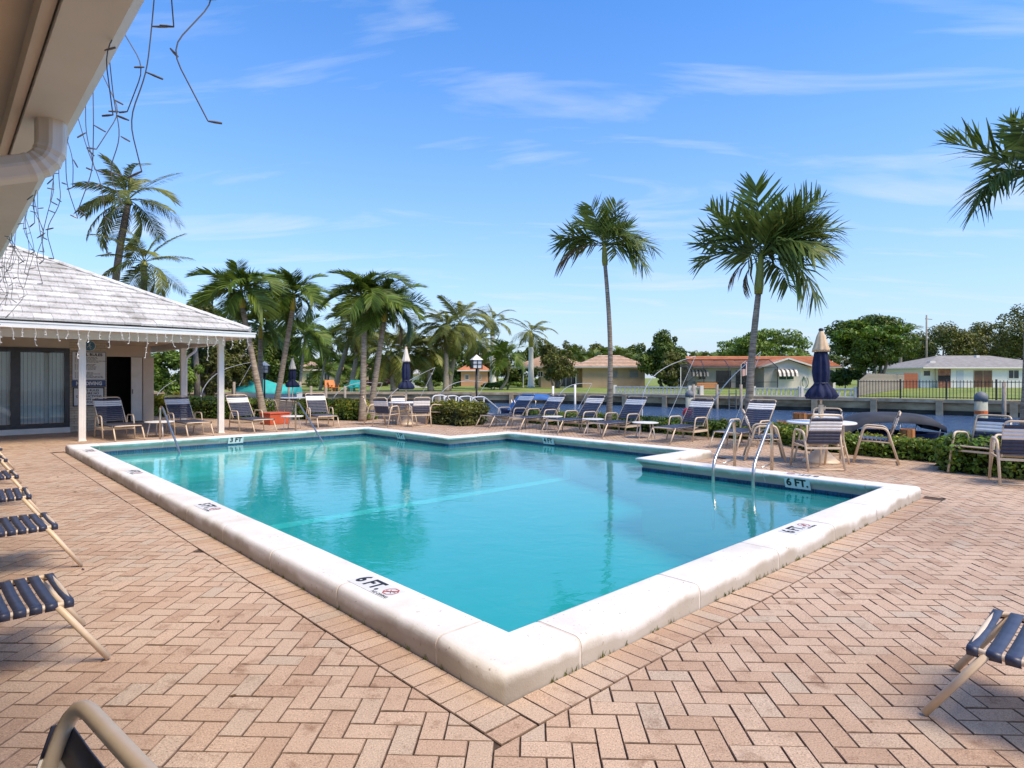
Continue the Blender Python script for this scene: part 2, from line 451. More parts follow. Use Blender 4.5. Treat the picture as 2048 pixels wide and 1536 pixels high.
def _coping(n, l, p, pos):
    a = noise(n, l, pos, 5.0, 6); b = noise(n, l, pos, 90.0, 2); st = noise(n, l, pos, 1.1, 7)
    c = ramp(n, l, a, [(0.3, (0.74, 0.71, 0.66)), (0.7, (0.84, 0.81, 0.76))])
    pits = ramp(n, l, noise(n, l, pos, 42.0, 2, 0.4), [(0.25, (0.45, 0.40, 0.35)), (0.31, (1, 1, 1))])
    c = mixrgb(n, l, 0.8, c, pits, 'MULTIPLY')
    # grime climbing from the paving, with the outer face's beige shade painted in
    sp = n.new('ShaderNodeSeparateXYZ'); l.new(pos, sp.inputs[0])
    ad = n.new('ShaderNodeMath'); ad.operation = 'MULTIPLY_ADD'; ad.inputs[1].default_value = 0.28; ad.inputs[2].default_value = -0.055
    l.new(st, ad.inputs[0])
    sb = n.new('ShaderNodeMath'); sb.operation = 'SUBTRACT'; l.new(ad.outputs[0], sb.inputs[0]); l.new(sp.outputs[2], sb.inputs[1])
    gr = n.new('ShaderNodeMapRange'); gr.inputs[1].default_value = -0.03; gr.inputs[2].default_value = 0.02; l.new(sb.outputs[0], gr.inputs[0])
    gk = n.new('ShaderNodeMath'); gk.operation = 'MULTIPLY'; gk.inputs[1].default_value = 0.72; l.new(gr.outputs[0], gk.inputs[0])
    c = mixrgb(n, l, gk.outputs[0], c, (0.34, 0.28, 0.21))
    ws = ramp(n, l, noise(n, l, pos, 2.2, 8), [(0.42, (1, 1, 1)), (0.62, (0.90, 0.87, 0.82))])
    c = mixrgb(n, l, 1.0, c, ws, 'MULTIPLY')
    l.new(c, p.inputs['Base Color']); p.inputs['Roughness'].default_value = 0.7
    bumpn(n, l, p, b, 0.35, 0.004)
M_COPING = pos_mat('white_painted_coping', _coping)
M_MORTAR = mat('coping_joint_mortar', (0.56, 0.48, 0.40), (0.68, 0.61, 0.53), rough=0.9, scale=20)
pool = empty('swimming_pool', ORG, ANG, 'turquoise swimming pool with raised white coping and a navy tile band', 'pool')
def L3(uv, z): return (uv[1], uv[0], z)           # pool-local (x = V, y = U)
def edge_pt(i, s, t):
    (u0, v0), (u1, v1) = OUT[i], OUT[(i + 1) % NP_]
    d = Vector((u1 - u0, v1 - v0)).normalized()
    return Vector(OUT[i]) + d * s + inward(i) * t
def sweep(mb, secs, closed_ends=True):
    """secs: list of profiles (lists of local points)"""
    k = len(secs[0]); b = len(mb.v)
    for s in secs: mb.v.extend([tuple(q) for q in s])
    for i in range(len(secs) - 1):
        for j in range(k - 1):
            mb.f.append((b + i * k + j, b + (i + 1) * k + j, b + (i + 1) * k + j + 1, b + i * k + j + 1)); mb.var.append(0.0)
    if closed_ends:
        mb.face(secs[0]); mb.face(secs[-1][::-1])
def prof_at(i, s, dz=0.0, inset=0.0): return [L3(edge_pt(i, s, t + (inset if t < 0.1 else -inset)), z + dz) for t, z in PROF]
def prof_corner(i, dz=0.0, inset=0.0): return [L3(corner(i, t + (inset if t < 0.1 else -inset)), z + dz) for t, z in PROF]
CN = 0.52; GAP = 0.020
elen = [(Vector(OUT[(i + 1) % NP_]) - Vector(OUT[i])).length for i in range(NP_)]
def clear_end(i, c):       # how far from a corner the corner stone reaches along an edge
    return CN
for i in range(NP_):
    # corner stone: end of edge i-1 and start of edge i
    mb = MB(); Lp = elen[(i - 1) % NP_]
    sweep(mb, [prof_at((i - 1) % NP_, Lp - CN), prof_corner(i), prof_at(i, CN)])
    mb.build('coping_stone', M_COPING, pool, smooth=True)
    # straight stones
    a, b = CN + GAP, elen[i] - CN - GAP
    n_ = max(1, round((b - a) / 1.12)); w_ = (b - a - GAP * (n_ - 1)) / n_
    for k in range(n_):
        s0 = a + k * (w_ + GAP); mb = MB(); dz = random.uniform(-0.0012, 0.0012)
        sweep(mb, [prof_at(i, s0 + w_ * q / 4, dz) for q in range(5)])
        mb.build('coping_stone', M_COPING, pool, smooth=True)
mb = MB()
for i in range(NP_):
    sweep(mb, [prof_corner(i, -0.0025, 0.0025), prof_corner(i + 1, -0.0025, 0.0025)], False)
mb.build('coping_mortar', M_MORTAR, pool, smooth=True)

# waterline tiles, each its own piece
M_TILE = mat('navy_glazed_tile', (0.008, 0.032, 0.085), (0.03, 0.09, 0.17), rough=0.18, scale=22, detail=6, var=0.25, coord='Object')
M_GROUT = mat('pale_grout', (0.30, 0.38, 0.42), rough=0.9)
TW = 0.152; TT = 0.245
tile_me = MB().box(-TW / 2 + 0.003, TW / 2 - 0.003, -0.008, 0.0, -0.15, -0.012).mesh('waterline_tile', M_TILE)
mbg = MB()
for i in range(NP_):
    p0, p1 = corner(i, TT), corner(i + 1, TT); d = (p1 - p0); L = d.length; d.normalize()
    mbg.face([L3(p0, -0.165), L3(p1, -0.165), L3(p1, -0.008), L3(p0, -0.008)])
    if i in (0, 7): continue                           # these two sides turn their backs to us
    n_ = round(L / TW)
    for k in range(n_):
        c = p0 + d * ((k + 0.5) * L / n_) + inward(i) * 0.005
        # local frame: x along the edge, -y towards the water
        ang = math.atan2(d.x, d.y)                     # in local (x=V,y=U)
        o = inst('waterline_tile', tile_me, pool, (c.y, c.x, 0), (0, 0, ang), (L / n_ / TW, 1, 1))
mbg.build('tile_grout', M_GROUT, pool)

# basin
def _basin(n, l, p, pos):
    a = noise(n, l, pos, 0.8, 5)
    c = ramp(n, l, a, [(0.3, (0.24, 0.49, 0.52)), (0.7, (0.27, 0.53, 0.56))])
    l.new(c, p.inputs['Base Color']); p.inputs['Roughness'].default_value = 0.85
M_BASIN = pos_mat('pale_blue_pool_plaster', _basin)
M_STEP = mat('white_step_plaster', (0.80, 0.84, 0.84), (0.86, 0.89, 0.88), rough=0.8, scale=3)
def fz(u): return -0.62 - 0.0 * u if u > 8 else (-0.62 - (8 - u) / 5.2 * 0.75 if u > 2.8 else -1.37)
mb = MB(); T2 = TT + 0.004
cs = [corner(i, T2) for i in range(NP_)]
for i in range(NP_):
    a, b = cs[i], cs[(i + 1) % NP_]
    n_ = max(1, int((b - a).length / 0.5))
    for k in range(n_):
        q0 = a.lerp(b, k / n_); q1 = a.lerp(b, (k + 1) / n_)
        mb.face([L3(q0, fz(q0.x)), L3(q1, fz(q1.x)), L3(q1, -0.15), L3(q0, -0.15)])
us = [cs[0].x, 2.8, cs[5].x, 5.0, 6.5, 8.0, cs[4].x, cs[1].x]
for k in range(len(us) - 1):
    u0, u1 = us[k], us[k + 1]; um = (u0 + u1) / 2
    vmax = cs[4].y if cs[5].x < um < cs[4].x else (cs[2].y if um > cs[4].x else cs[7].y)
    mb.face([L3((u0, cs[0].y), fz(u0)), L3((u0, vmax), fz(u0)), L3((u1, vmax), fz(u1)), L3((u1, cs[0].y), fz(u1))])
mb.build('basin', M_BASIN, pool)
# painted slope line across the floor and up the walls
mb = MB(); u0, u1 = 6.98, 7.18
mb.face([L3((u0, cs[0].y), fz(u0) + 0.006), L3((u0, cs[4].y), fz(u0) + 0.006), L3((u1, cs[4].y), fz(u1) + 0.006), L3((u1, cs[0].y), fz(u1) + 0.006)])
mb.face([L3((u0, cs[4].y - 0.006), fz(u0)), L3((u1, cs[4].y - 0.006), fz(u1)), L3((u1, cs[4].y - 0.006), -0.17), L3((u0, cs[4].y - 0.006), -0.17)])
mb.build('slope_line', M_STEP, pool)
# entry steps along the far short side
for du, zt in ((0.50, -0.21), (0.92, -0.36), (1.34, -0.50)):
    MB().box(cs[1].y + 0.004, cs[2].y - 0.004, cs[1].x - du, cs[1].x - 0.002, -0.7, zt).build('entry_step', M_STEP, pool, bevel=0.02)
# swimout ledge grille by the jut
# pool water
def water_mat():
    m = bpy.data.materials.new('pool_water'); m.use_nodes = True
    n, l = m.node_tree.nodes, m.node_tree.links; n.remove(n['Principled BSDF'])
    g = n.new('ShaderNodeNewGeometry'); mpn = n.new('ShaderNodeMapping'); mpn.inputs['Scale'].default_value = (1.0, 1.35, 1); l.new(g.outputs['Position'], mpn.inputs[0])
    h1 = noise(n, l, mpn.outputs[0], 3.2, 4, 0.55, 0.5)
    h2 = noise(n, l, mpn.outputs[0], 12.0, 2, 0.5, 0.2)
    ad = n.new('ShaderNodeMath'); ad.operation = 'MULTIPLY_ADD'; ad.inputs[1].default_value = 0.22; l.new(h2, ad.inputs[0]); l.new(h1, ad.inputs[2])
    b = n.new('ShaderNodeBump'); b.inputs['Strength'].default_value = 1.0; b.inputs['Distance'].default_value = 0.0036; l.new(ad.outputs[0], b.inputs['Height'])
    tr = n.new('ShaderNodeBsdfTransparent'); tr.inputs['Color'].default_value = (0.26, 0.90, 0.91, 1)
    gl = n.new('ShaderNodeBsdfGlossy'); gl.inputs['Roughness'].default_value = 0.02; gl.inputs['Color'].default_value = (1, 1, 1, 1)
    fr = n.new('ShaderNodeFresnel'); fr.inputs['IOR'].default_value = 1.48
    df = n.new('ShaderNodeBsdfDiffuse'); df.inputs['Color'].default_value = (0.03, 0.48, 0.50, 1)   # light scattered back by the water body
    body = n.new('ShaderNodeMixShader'); body.inputs[0].default_value = 0.30; l.new(tr.outputs[0], body.inputs[1]); l.new(df.outputs[0], body.inputs[2])
    l.new(b.outputs[0], gl.inputs['Normal']); l.new(b.outputs[0], fr.inputs['Normal'])
    mx = n.new('ShaderNodeMixShader'); l.new(fr.outputs[0], mx.inputs[0]); l.new(body.outputs[0], mx.inputs[1]); l.new(gl.outputs[0], mx.inputs[2])
    l.new(mx.outputs[0], n['Material Output'].inputs['Surface'])
    return m
M_WATER = water_mat()
PWZ = -0.058
mb = MB(); b3 = [corner(i, TT - 0.002) for i in range(NP_)]
def wq(u0, u1, v0, v1): mb.face([W(u0, v0, PWZ), W(u0, v1, PWZ), W(u1, v1, PWZ), W(u1, v0, PWZ)])
wq(b3[0].x, b3[5].x, b3[0].y, b3[7].y); wq(b3[5].x, b3[4].x, b3[0].y, b3[4].y); wq(b3[4].x, b3[1].x, b3[0].y, b3[2].y)
tag(mb.build('pool_water', M_WATER), kind='structure')

# depth markers -----------------------------------------------------
M_PLATE = mat('white_marker_tile', (0.66, 0.65, 0.62), (0.74, 0.73, 0.70), rough=0.4, scale=12)
def local_obj(name, me, parent, M):
    o = bpy.data.objects.new(name, me); link(o, parent); o.matrix_local = M; return o
def top_marker(uc, vc, right, up, txt, sym=True, w=0.46, h=0.165):
    """marker tile set into the top of the coping; right/up in pool-local axes (x=V,y=U)"""
    M = frame((vc, uc, PZ + 0.0015), right, up)
    pl = local_obj('depth_marker', MB().box(-w / 2, w / 2, -h / 2, h / 2, -0.004, 0.0012).mesh('depth_marker', M_PLATE), pool, M)
    off = -0.075 if sym else 0
    o = inst('lettering', text_mesh(txt, 0.155, M_BLACKINK, 0.006, xscale=0.86), pl, (off, 0.008, 0.0022))
    if sym:
        mb = MB(); pts = [Vector((0.155 + 0.056 * math.cos(R(22.5 + 45 * k)), 0.012 + 0.056 * math.sin(R(22.5 + 45 * k)), 0.0024)) for k in range(8)]
        for k in range(8):
            a, b = pts[k], pts[(k + 1) % 8]; ce = Vector((0.155, 0.012, 0.0024))
            mb.face([a, b, ce.lerp(b, 0.84), ce.lerp(a, 0.84)])
        for sg in (1,):
            a = Vector((0.155 - 0.034, 0.012 - 0.038, 0.0026)); b = Vector((0.155 + 0.034, 0.012 + 0.038, 0.0026)); nn = Vector((0.005, -0.005, 0))
            mb.face([a - nn, a + nn, b + nn, b - nn])
        mb.build('no_diving_symbol', M_REDINK, pl)
        mb = MB()
        for (a, b) in (((0.118, 0.0), (0.19, 0.022)), ((0.13, 0.03), (0.16, 0.008)), ((0.15, 0.012), (0.18, -0.008))):
            mb.bar((a[0], a[1], 0.0022), (b[0], b[1], 0.0022), 0.005, 0.0004)
        mb.build('diver_figure', M_BLACKINK, pl)
        inst('lettering', text_mesh('NO DIVING', 0.034, M_BLACKINK, 0.0008), pl, (0.145, -0.066, 0.0022))
for uc, txt in ((1.42, '6 FT.'), (4.75, '5 FT.'), (8.0, '4 FT.'), (11.5, '3 FT.')):
    top_marker(uc, 0.175, (0, -1, 0), (1, 0, 0), txt)
top_marker(0.175, 3.72, (1, 0, 0), (0, 1, 0), '6 FT.')
top_marker(1.36, 7.01 - 0.165, (0, 1, 0), (-1, 0, 0), '6 FT.', True)
def wall_marker(i, s, txt, w=0.34, h=0.155):
    """upright plate on the inner face under the lip of edge i"""
    p = edge_pt(i, s, 0.300); nin = inward(i); d = Vector((nin.y, -nin.x))
    right = (-d.y, -d.x, 0) if False else None
    # seen from the water: right = direction with up x ... ; compute in local axes
    nl = Vector((nin.y, nin.x, 0)); up = (Vector((0, 0, 1)) + nl * 0.32).normalized(); rt = up.cross(nl).normalized(); up = nl.cross(rt)
    nn = rt.cross(up)
    M = frame((p.y, p.x, 0.045), rt, (Vector((0, 0, 1)) + nl * 0.35))
    pl = local_obj('depth_marker', MB().box(-w / 2, w / 2, -h / 2, h / 2, -0.012, 0.0).mesh('depth_marker', M_PLATE), pool, M)
    inst('lettering', text_mesh(txt, 0.15, M_BLACKINK, 0.006, xscale=0.95), pl, (0, 0.008, 0.002))
wall_marker(1, 3.19, '3 FT'); wall_marker(2, 13.0 - 10.95, '3 FT'); wall_marker(4, 9.28 - 7.6, '4 FT'); wall_marker(6, 3.70 - 1.38, '6 FT.')

# ================================================================== PATIO PAVERS
def _paver(n, l, p, pos):
    at = n.new('ShaderNodeAttribute'); at.attribute_name = 'var'; oi = n.new('ShaderNodeObjectInfo')
    ad = n.new('ShaderNodeMath'); ad.operation = 'ADD'; l.new(at.outputs['Fac'], ad.inputs[0]); l.new(oi.outputs['Random'], ad.inputs[1])
    fr = n.new('ShaderNodeMath'); fr.operation = 'FRACT'; l.new(ad.outputs[0], fr.inputs[0])
    base = ramp(n, l, fr.outputs[0], [(0.0, (0.45, 0.305, 0.21)), (0.3, (0.50, 0.355, 0.25)), (0.6, (0.53, 0.385, 0.275)), (0.86, (0.51, 0.38, 0.275)), (1.0, (0.48, 0.38, 0.285))])
    stain = ramp(n, l, noise(n, l, pos, 0.55, 7, 0.62), [(0.30, (0.78, 0.74, 0.71)), (0.52, (1, 1, 1)), (0.75, (1.12, 1.10, 1.06))])
    c = mixrgb(n, l, 1.0, base, stain, 'MULTIPLY')
    st2 = ramp(n, l, noise(n, l, pos, 5.5, 6, 0.65), [(0.30, (0.56, 0.47, 0.42)), (0.43, (1, 1, 1)), (0.8, (1.06, 1.06, 1.06))])
    c = mixrgb(n, l, 0.85, c, st2, 'MULTIPLY')
    sp = ramp(n, l, noise(n, l, pos, 150.0, 3, 0.7), [(0.33, (0.36, 0.30, 0.27)), (0.45, (0.98, 0.98, 0.98)), (0.56, (1, 1, 1)), (0.66, (1.5, 1.47, 1.42))])
    c = mixrgb(n, l, 0.9, c, sp, 'MULTIPLY')
    l.new(c, p.inputs['Base Color']); p.inputs['Roughness'].default_value = 0.85; p.inputs['Specular IOR Level'].default_value = 0.25
    bumpn(n, l, p, noise(n, l, pos, 210.0, 3, 0.6), 0.5, 0.003)
M_PAVER = pos_mat('tumbled_clay_paver', _paver)
M_SAND = mat('dark_joint_sand', (0.035, 0.022, 0.015), (0.11, 0.07, 0.045), rough=0.95, scale=30)
DECK = [(-5.5, -3.6), (26.0, -3.6), (26.0, 9.8), (13.5, 9.8), (12.6, 12.5), (3.6, 12.5), (3.2, 11.2), (0.7, 11.0), (0.4, 9.9), (-5.5, 9.6)]
patio = bpy.data.objects.new('patio', None)
mb = MB()
def deck_cells(u0, u1, v0, v1): mb.face([W(u0, v0, -0.012), W(u0, v1, -0.012), W(u1, v1, -0.012), W(u1, v0, -0.012)])
# bedding as strips around the pool opening
deck_cells(-5.5, 0.12, -3.6, 9.8); deck_cells(0.12, 12.88, -3.6, 0.12); deck_cells(12.88, 30, -3.6, 11.5)
deck_cells(9.16, 12.88, 6.71, 12.6); deck_cells(3.82, 9.16, 8.51, 12.6); deck_cells(0.12, 3.82, 6.89, 11.3)
patio = mb.build('patio', M_SAND); tag(patio, kind='structure')
BL, BW, JT = 0.212, 0.106, 0.0048
AX = Vector((math.cos(ANG - R(45)), math.sin(ANG - R(45)), 0)); AY = Vector((-AX.y, AX.x, 0))
def brick_geo(mb, poly, z, var):
    """chamfered paver over a plan polygon (world xy, counter-clockwise)"""
    n = len(poly); c = Vector((sum(p[0] for p in poly) / n, sum(p[1] for p in poly) / n))
    tx, ty = random.uniform(-0.006, 0.006), random.uniform(-0.006, 0.006)
    b = len(mb.v)
    for rr, dz in ((1.0, -0.02), (1.0, -0.004), (None, 0.0)):
        for p in poly:
            d = Vector((p[0], p[1])) - c
            if rr is None: d = d * (1 - 0.004 / max(d.length, 0.02))
            mb.v.append((c.x + d.x, c.y + d.y, z + dz + d.x * tx + d.y * ty))
    mb.f.append(tuple(b + 2 * n + i for i in range(n))); mb.var.append(var)
    for k in (0, 1):
        for i in range(n):
            j = (i + 1) % n
            mb.f.append((b + k * n + i, b + k * n + j, b + (k + 1) * n + j, b + (k + 1) * n + i)); mb.var.append(var if var else 0.0)
            mb.edge.append(len(mb.f) - 1)
def area(p): return 0.5 * sum(p[i][0] * p[(i + 1) % len(p)][1] - p[(i + 1) % len(p)][0] * p[i][1] for i in range(len(p)))
def clip_half(p, f):
    """keep the part of polygon p where f(pt) >= 0 (f linear)"""
    out = []
    for i in range(len(p)):
        a, b = p[i], p[(i + 1) % len(p)]; fa, fb = f(a), f(b)
        if fa >= 0: out.append(a)
        if (fa >= 0) != (fb >= 0):
            t = fa / (fa - fb); out.append((a[0] + (b[0] - a[0]) * t, a[1] + (b[1] - a[1]) * t))
    return out
SB = BL + 0.008                     # soldier course width
RECTS = [(-SB, 13.0 + SB, -SB, 7.01 + SB), (3.70 - SB, 9.28 + SB, 0, 8.63 + SB)]
RECTS = [(-SB, 3.70, -SB, 7.01 + SB), (3.0, 13.0 + SB, -SB, 6.83 + SB), (3.70 - SB, 9.28 + SB, 0, 8.63 + SB)]
def uvof(p): d = Vector((p[0], p[1], 0)) - ORG; return d.dot(UX), d.dot(VX)
def outside(poly):
    A0 = abs(area(poly))
    for (u0, u1, v0, v1) in RECTS:
        q = [uvof(p) for p in poly]
        if max(a[0] for a in q) <= u0 or min(a[0] for a in q) >= u1 or max(a[1] for a in q) <= v0 or min(a[1] for a in q) >= v1: continue
        best = []
        for f in (lambda p: u0 - uvof(p)[0], lambda p: uvof(p)[0] - u1, lambda p: v0 - uvof(p)[1], lambda p: uvof(p)[1] - v1):
            r = clip_half(poly, f)
            if len(r) >= 3 and abs(area(r)) > (abs(area(best)) if best else 0): best = r
        if not best or abs(area(best)) < 0.12 * A0: return None
        poly = best
    return poly
def in_deck(u, v):
    inside = False; n = len(DECK)
    for i in range(n):
        (u0, v0), (u1, v1) = DECK[i], DECK[(i + 1) % n]
        if (v0 > v) != (v1 > v) and u < (u1 - u0) * (v - v0) / (v1 - v0) + u0: inside = not inside
    return inside
def in_view(p, pad=0.35):
    return p[1] > -0.6 and abs(p[0]) < max(p[1], 0) * 0.86 + 2.6
bricks = []
def add_brick(poly):
    p = outside(poly)
    if p is None: return
    c = (sum(q[0] for q in p) / len(p), sum(q[1] for q in p) / len(p))
    u, v = uvof(c)
    if not in_deck(u, v) or not in_view(c) or c[1] > 24: return
    # leave a joint
    pp = list(p)
    for k in range(len(p)):
        a, b = Vector(p[k]), Vector(p[(k + 1) % len(p)])
        if (b - a).length < 1e-5: continue
        t_ = (b - a).normalized(); nn = Vector((-t_.y, t_.x)); jj = JT / 2 * random.uniform(0.7, 1.4)
        pp = clip_half(pp, lambda q: (Vector(q) - a).dot(nn) - jj)
        if len(pp) < 3: return
    bricks.append((pp, c))
H0 = Vector((0.017, 2.0, 0))
for i in range(-190, 190):
    for j in range(-20, 230):
        m_ = (i - j) % 4
        if m_ == 0: x0, x1, y0, y1 = i, i + 2, j, j + 1
        elif m_ == 3: x0, x1, y0, y1 = i, i + 1, j, j + 2
        else: continue
        c0 = H0 + AX * ((x0 + x1) / 2 * BW) + AY * ((y0 + y1) / 2 * BW)
        if not in_view(c0) or c0.y > 24: continue
        add_brick([tuple((H0 + AX * (a * BW) + AY * (b * BW)).to_2d()) for a, b in ((x0, y0), (x1, y0), (x1, y1), (x0, y1))])
# soldier course round the coping
sold = []
def soldiers(i, ext0, ext1):
    L = elen[i]; n_ = round((L + ext0 + ext1) / BW); w_ = (L + ext0 + ext1) / n_
    for k in range(n_):
        s0, s1 = -ext0 + k * w_ + JT / 2, -ext0 + (k + 1) * w_ - JT / 2
        pts = [edge_pt(i, s0, -0.004), edge_pt(i, s1, -0.004), edge_pt(i, s1, -BL - 0.002), edge_pt(i, s0, -BL - 0.002)]
        ws = [tuple(W(p.x, p.y).to_2d()) for p in pts]
        if area(ws) < 0: ws = ws[::-1]
        c = (sum(q[0] for q in ws) / 4, sum(q[1] for q in ws) / 4)
        if in_view(c): bricks.append((ws, c))
for i in range(NP_):
    e0 = BL if i in (0, 2, 4, 6) and i != 0 else 0.0
    soldiers(i, {0: BL, 7: 0, 1: 0, 2: 0, 3: 0, 4: 0, 5: 0, 6: 0}[i], {7: 0.0}.get(i, 0.0))
bricks.sort(key=lambda q: q[1][0] ** 2 + q[1][1] ** 2)
def shown(c):                      # is it inside the frame?
    return c[1] > 2.25 and abs(c[0]) < c[1] * 0.8346 + 0.05
M_EDGE = mat('dirt_filled_paver_edge', (0.12, 0.075, 0.05), (0.30, 0.20, 0.135), rough=0.95, scale=14)
def dirt_edges(o, idx):
    me = o.data; me.materials.append(M_EDGE); mi = np.zeros(len(me.polygons), dtype=np.int32); mi[idx] = 1; me.polygons.foreach_set('material_index', mi); me.update()
near = [q for q in bricks if shown(q[1])][:300]; nset = set(id(q) for q in near)
for q in near:
    mb = MB(); mb.edge = []; c = q[1]
    brick_geo(mb, [(p[0] - c[0], p[1] - c[1]) for p in q[0]], 0, 0.0)
    dirt_edges(mb.build('paver', M_PAVER, patio, loc=(c[0], c[1], random.uniform(-0.002, 0.002))), mb.edge)
mb = MB(); mb.edge = []
for q in bricks:
    if id(q) in nset: continue
    brick_geo(mb, q[0], random.uniform(-0.002, 0.002), random.random() * 0.998 + 0.001)
pf = mb.build('paver_field', M_PAVER, patio); pf['kind'] = 'stuff'; dirt_edges(pf, mb.edge)

# ================================================================== POOL RAILS
def hand_rail(v, label):
    t = empty('stair_handrail', W(13.45, v, 0), ANG, label, 'handrail', 'pool stair handrails')
    # local y = U (towards the far end), rail runs to -y into the water
    pts = fillet([(0, 0, 0), (0, 0, 0.845), (0, -0.18, 0.845), (0, -1.62, -0.12), (0, -1.66, -0.35)], 0.11)
    MB().tube(pts, 0.021, 10).build('rail', M_STEEL, t, smooth=True)
    MB().lathe([(0.055, 0), (0.055, 0.012), (0.03, 0.02)], 14).build('flange', M_STEEL, t, smooth=True)
hand_rail(1.80, 'steel stair rail dropping into the water beside the fluted porch post')
hand_rail(4.95, 'steel stair rail dropping into the water in front of the red box')
ladder = empty('pool_ladder', W(2.3, 7.02, 0), ANG, 'stainless steel pool ladder hooked over the white coping', 'ladder')
for u in (0.33, -0.28):
    pts = fillet([(0.58, u + 0.1, -0.01), (0.58, u + 0.1, 0.62), (0.50, u + 0.08, 0.80), (0.35, u + 0.04, 0.80), (-0.42, u - 0.10, 0.30), (-0.52, u - 0.12, 0.18), (-0.52, u - 0.12, -0.75)], 0.16)
    MB().tube(pts, 0.024, 10).build('rail', M_STEEL, ladder, smooth=True)
    MB().tube([(0.57, u + 0.1, 0.16), (-0.0, u + 0.0, 0.165)], 0.014, 8).build('brace', M_STEEL, ladder, smooth=True)
for z in (-0.17, -0.42):
    MB().box(-0.58, -0.46, -0.39, 0.20, z - 0.012, z + 0.012).build('tread', M_STEEL, ladder)

# ================================================================== STRAP FURNITURE
def strap_mesh(name, w, half, m, sag=0.006, wrap=0.016):
    """strap across y (width along x), wrapped round the rails at both ends"""
    mb = MB(); pr = [(-half - 0.004, -wrap * 1.5), (-half - wrap, -wrap * 0.2), (-half - wrap * 0.7, wrap * 0.75), (-half + 0.006, wrap), (-half * 0.5, wrap - sag * 0.75), (0, wrap - sag),
          (half * 0.5, wrap - sag * 0.75), (half - 0.006, wrap), (half + wrap * 0.7, wrap * 0.75), (half + wrap, -wrap * 0.2), (half + 0.004, -wrap * 1.5)]
    t = 0.004; k = len(pr); b = 0
    for dx in (-w / 2, w / 2):
        for (y, z) in pr: mb.v.append((dx, y, z))
        for (y, z) in pr: mb.v.append((dx, y * 0.985, z - t if abs(y) < half * 0.98 else z))
    q = 2 * k
    for i in range(k - 1):
        mb.f += [(i, q + i, q + i + 1, i + 1), (k + i, k + i + 1, q + k + i + 1, q + k + i), (i, i + 1, k + i + 1, k + i), (q + i, q + k + i, q + k + i + 1, q + i + 1)]; mb.var += [0.0] * 4
    return mb.mesh(name, m, True)
LS_N = strap_mesh('strap', 0.052, 0.30, M_NAVY); LS_W = strap_mesh('strap', 0.052, 0.30, M_WHITESTRAP)
def make_lounger():
    t = empty('sun_lounger')
    hw = 0.30; zs = 0.345; hx = 1.28; bx, bz = 1.84, 0.985          # hinge, top of the back
    # seat frame
    MB().tube(fillet([(hx + 0.02, -hw, zs), (0.0, -hw, zs), (0.0, hw, zs), (hx + 0.02, hw, zs)], 0.06), 0.0145, 8).build('seat_frame', M_BEIGE, t, smooth=True)
    # back frame
    MB().tube(fillet([(hx - 0.02, -hw, zs - 0.01), (bx, -hw, bz), (bx, hw, bz), (hx - 0.02, hw, zs - 0.01)], 0.085), 0.0145, 8).build('back_frame', M_BEIGE, t, smooth=True)
    for s in (-1, 1):
        MB().tube([(0.06, s * hw, zs - 0.005), (-0.16, s * (hw + 0.005), 0.012)], 0.0165, 10).build('leg', M_BEIGE, t, smooth=True)
        # arm frame: front leg, flat arm, rear leg in one bend
        y = s * (hw + 0.045)
        MB().tube(fillet([(0.72, y, 0.0), (0.86, y, 0.555), (1.36, y, 0.545), (1.46, y, 0.0)], 0.09), 0.017, 8, flat=1.0).build('arm', M_BEIGE, t, smooth=True)
        MB().bar((0.76, y, 0.235), (1.43, y, 0.235), 0.016, 0.055).build('side_rail', M_BEIGE, t)
        MB().tube([(0.80, y, 0.30), (0.90, s * hw, zs - 0.04), (1.05, s * hw, zs - 0.012)], 0.011, 6).build('seat_bracket', M_BEIGE, t, smooth=True)
        MB().tube([(1.62, s * (hw - 0.02), 0.72), (1.40, s * (hw - 0.02), 0.30)], 0.008, 6).build('back_stay', M_BEIGE, t, smooth=True)
    MB().bar((1.44, -hw - 0.04, 0.235), (1.44, hw + 0.04, 0.235), 0.016, 0.04).build('cross_rail', M_BEIGE, t)
    MB().bar((0.76, -hw - 0.04, 0.235), (0.76, hw + 0.04, 0.235), 0.016, 0.04).build('cross_rail', M_BEIGE, t)
    # straps
    k = 0; x = 0.06
    inst('strap', LS_N, t, (0.012, 0, zs), (0, 0, 0), (0.8, 1, 1))
    x = 0.085
    while x < hx - 0.03:
        inst('strap', LS_N, t, (x, 0, zs)); x += 0.0625
    d = Vector((bx - hx, 0, bz - zs)); L = d.length; a = math.atan2(d.z, d.x)
    n = 12
    for i in range(n):
        s = (0.09 + i * (L - 0.175) / (n - 1)) / L
        p = Vector((hx, 0, zs)) + d * s
        inst('strap', LS_W if n - 4 <= i <= n - 2 else LS_N, t, p, (0, -a, 0))
    return t
LOUNGER = make_lounger(); LUSED = [False]
def lounger(loc, rz, label, group):
    o = LOUNGER if not LUSED[0] else copy_tree(LOUNGER); LUSED[0] = True
    o.location = loc; o.rotation_euler = (0, 0, rz); tag(o, label, 'sun lounger', group); return o
AU = ANG + R(90)
G1 = 'loungers along the porch end of the pool'
lounger(W(14.85, 1.46), AU + R(4), 'strap lounger in front of the rules signs, between porch post and steel rail', G1)
lounger(W(14.85, 3.02), AU + R(2), 'strap lounger just left of the corner porch post', G1)
lounger(W(14.85, 4.66), AU + R(3), 'strap lounger right of the corner porch post beside the red box', G1)
lounger(W(15.0, 6.62), AU - R(14), 'strap lounger in front of the golden hedge, turned slightly away', G1)
G2 = 'loungers in a row in front of the canal hedge'
row = [11.95, 10.66, 9.2, 7.72, 5.8, 4.24]
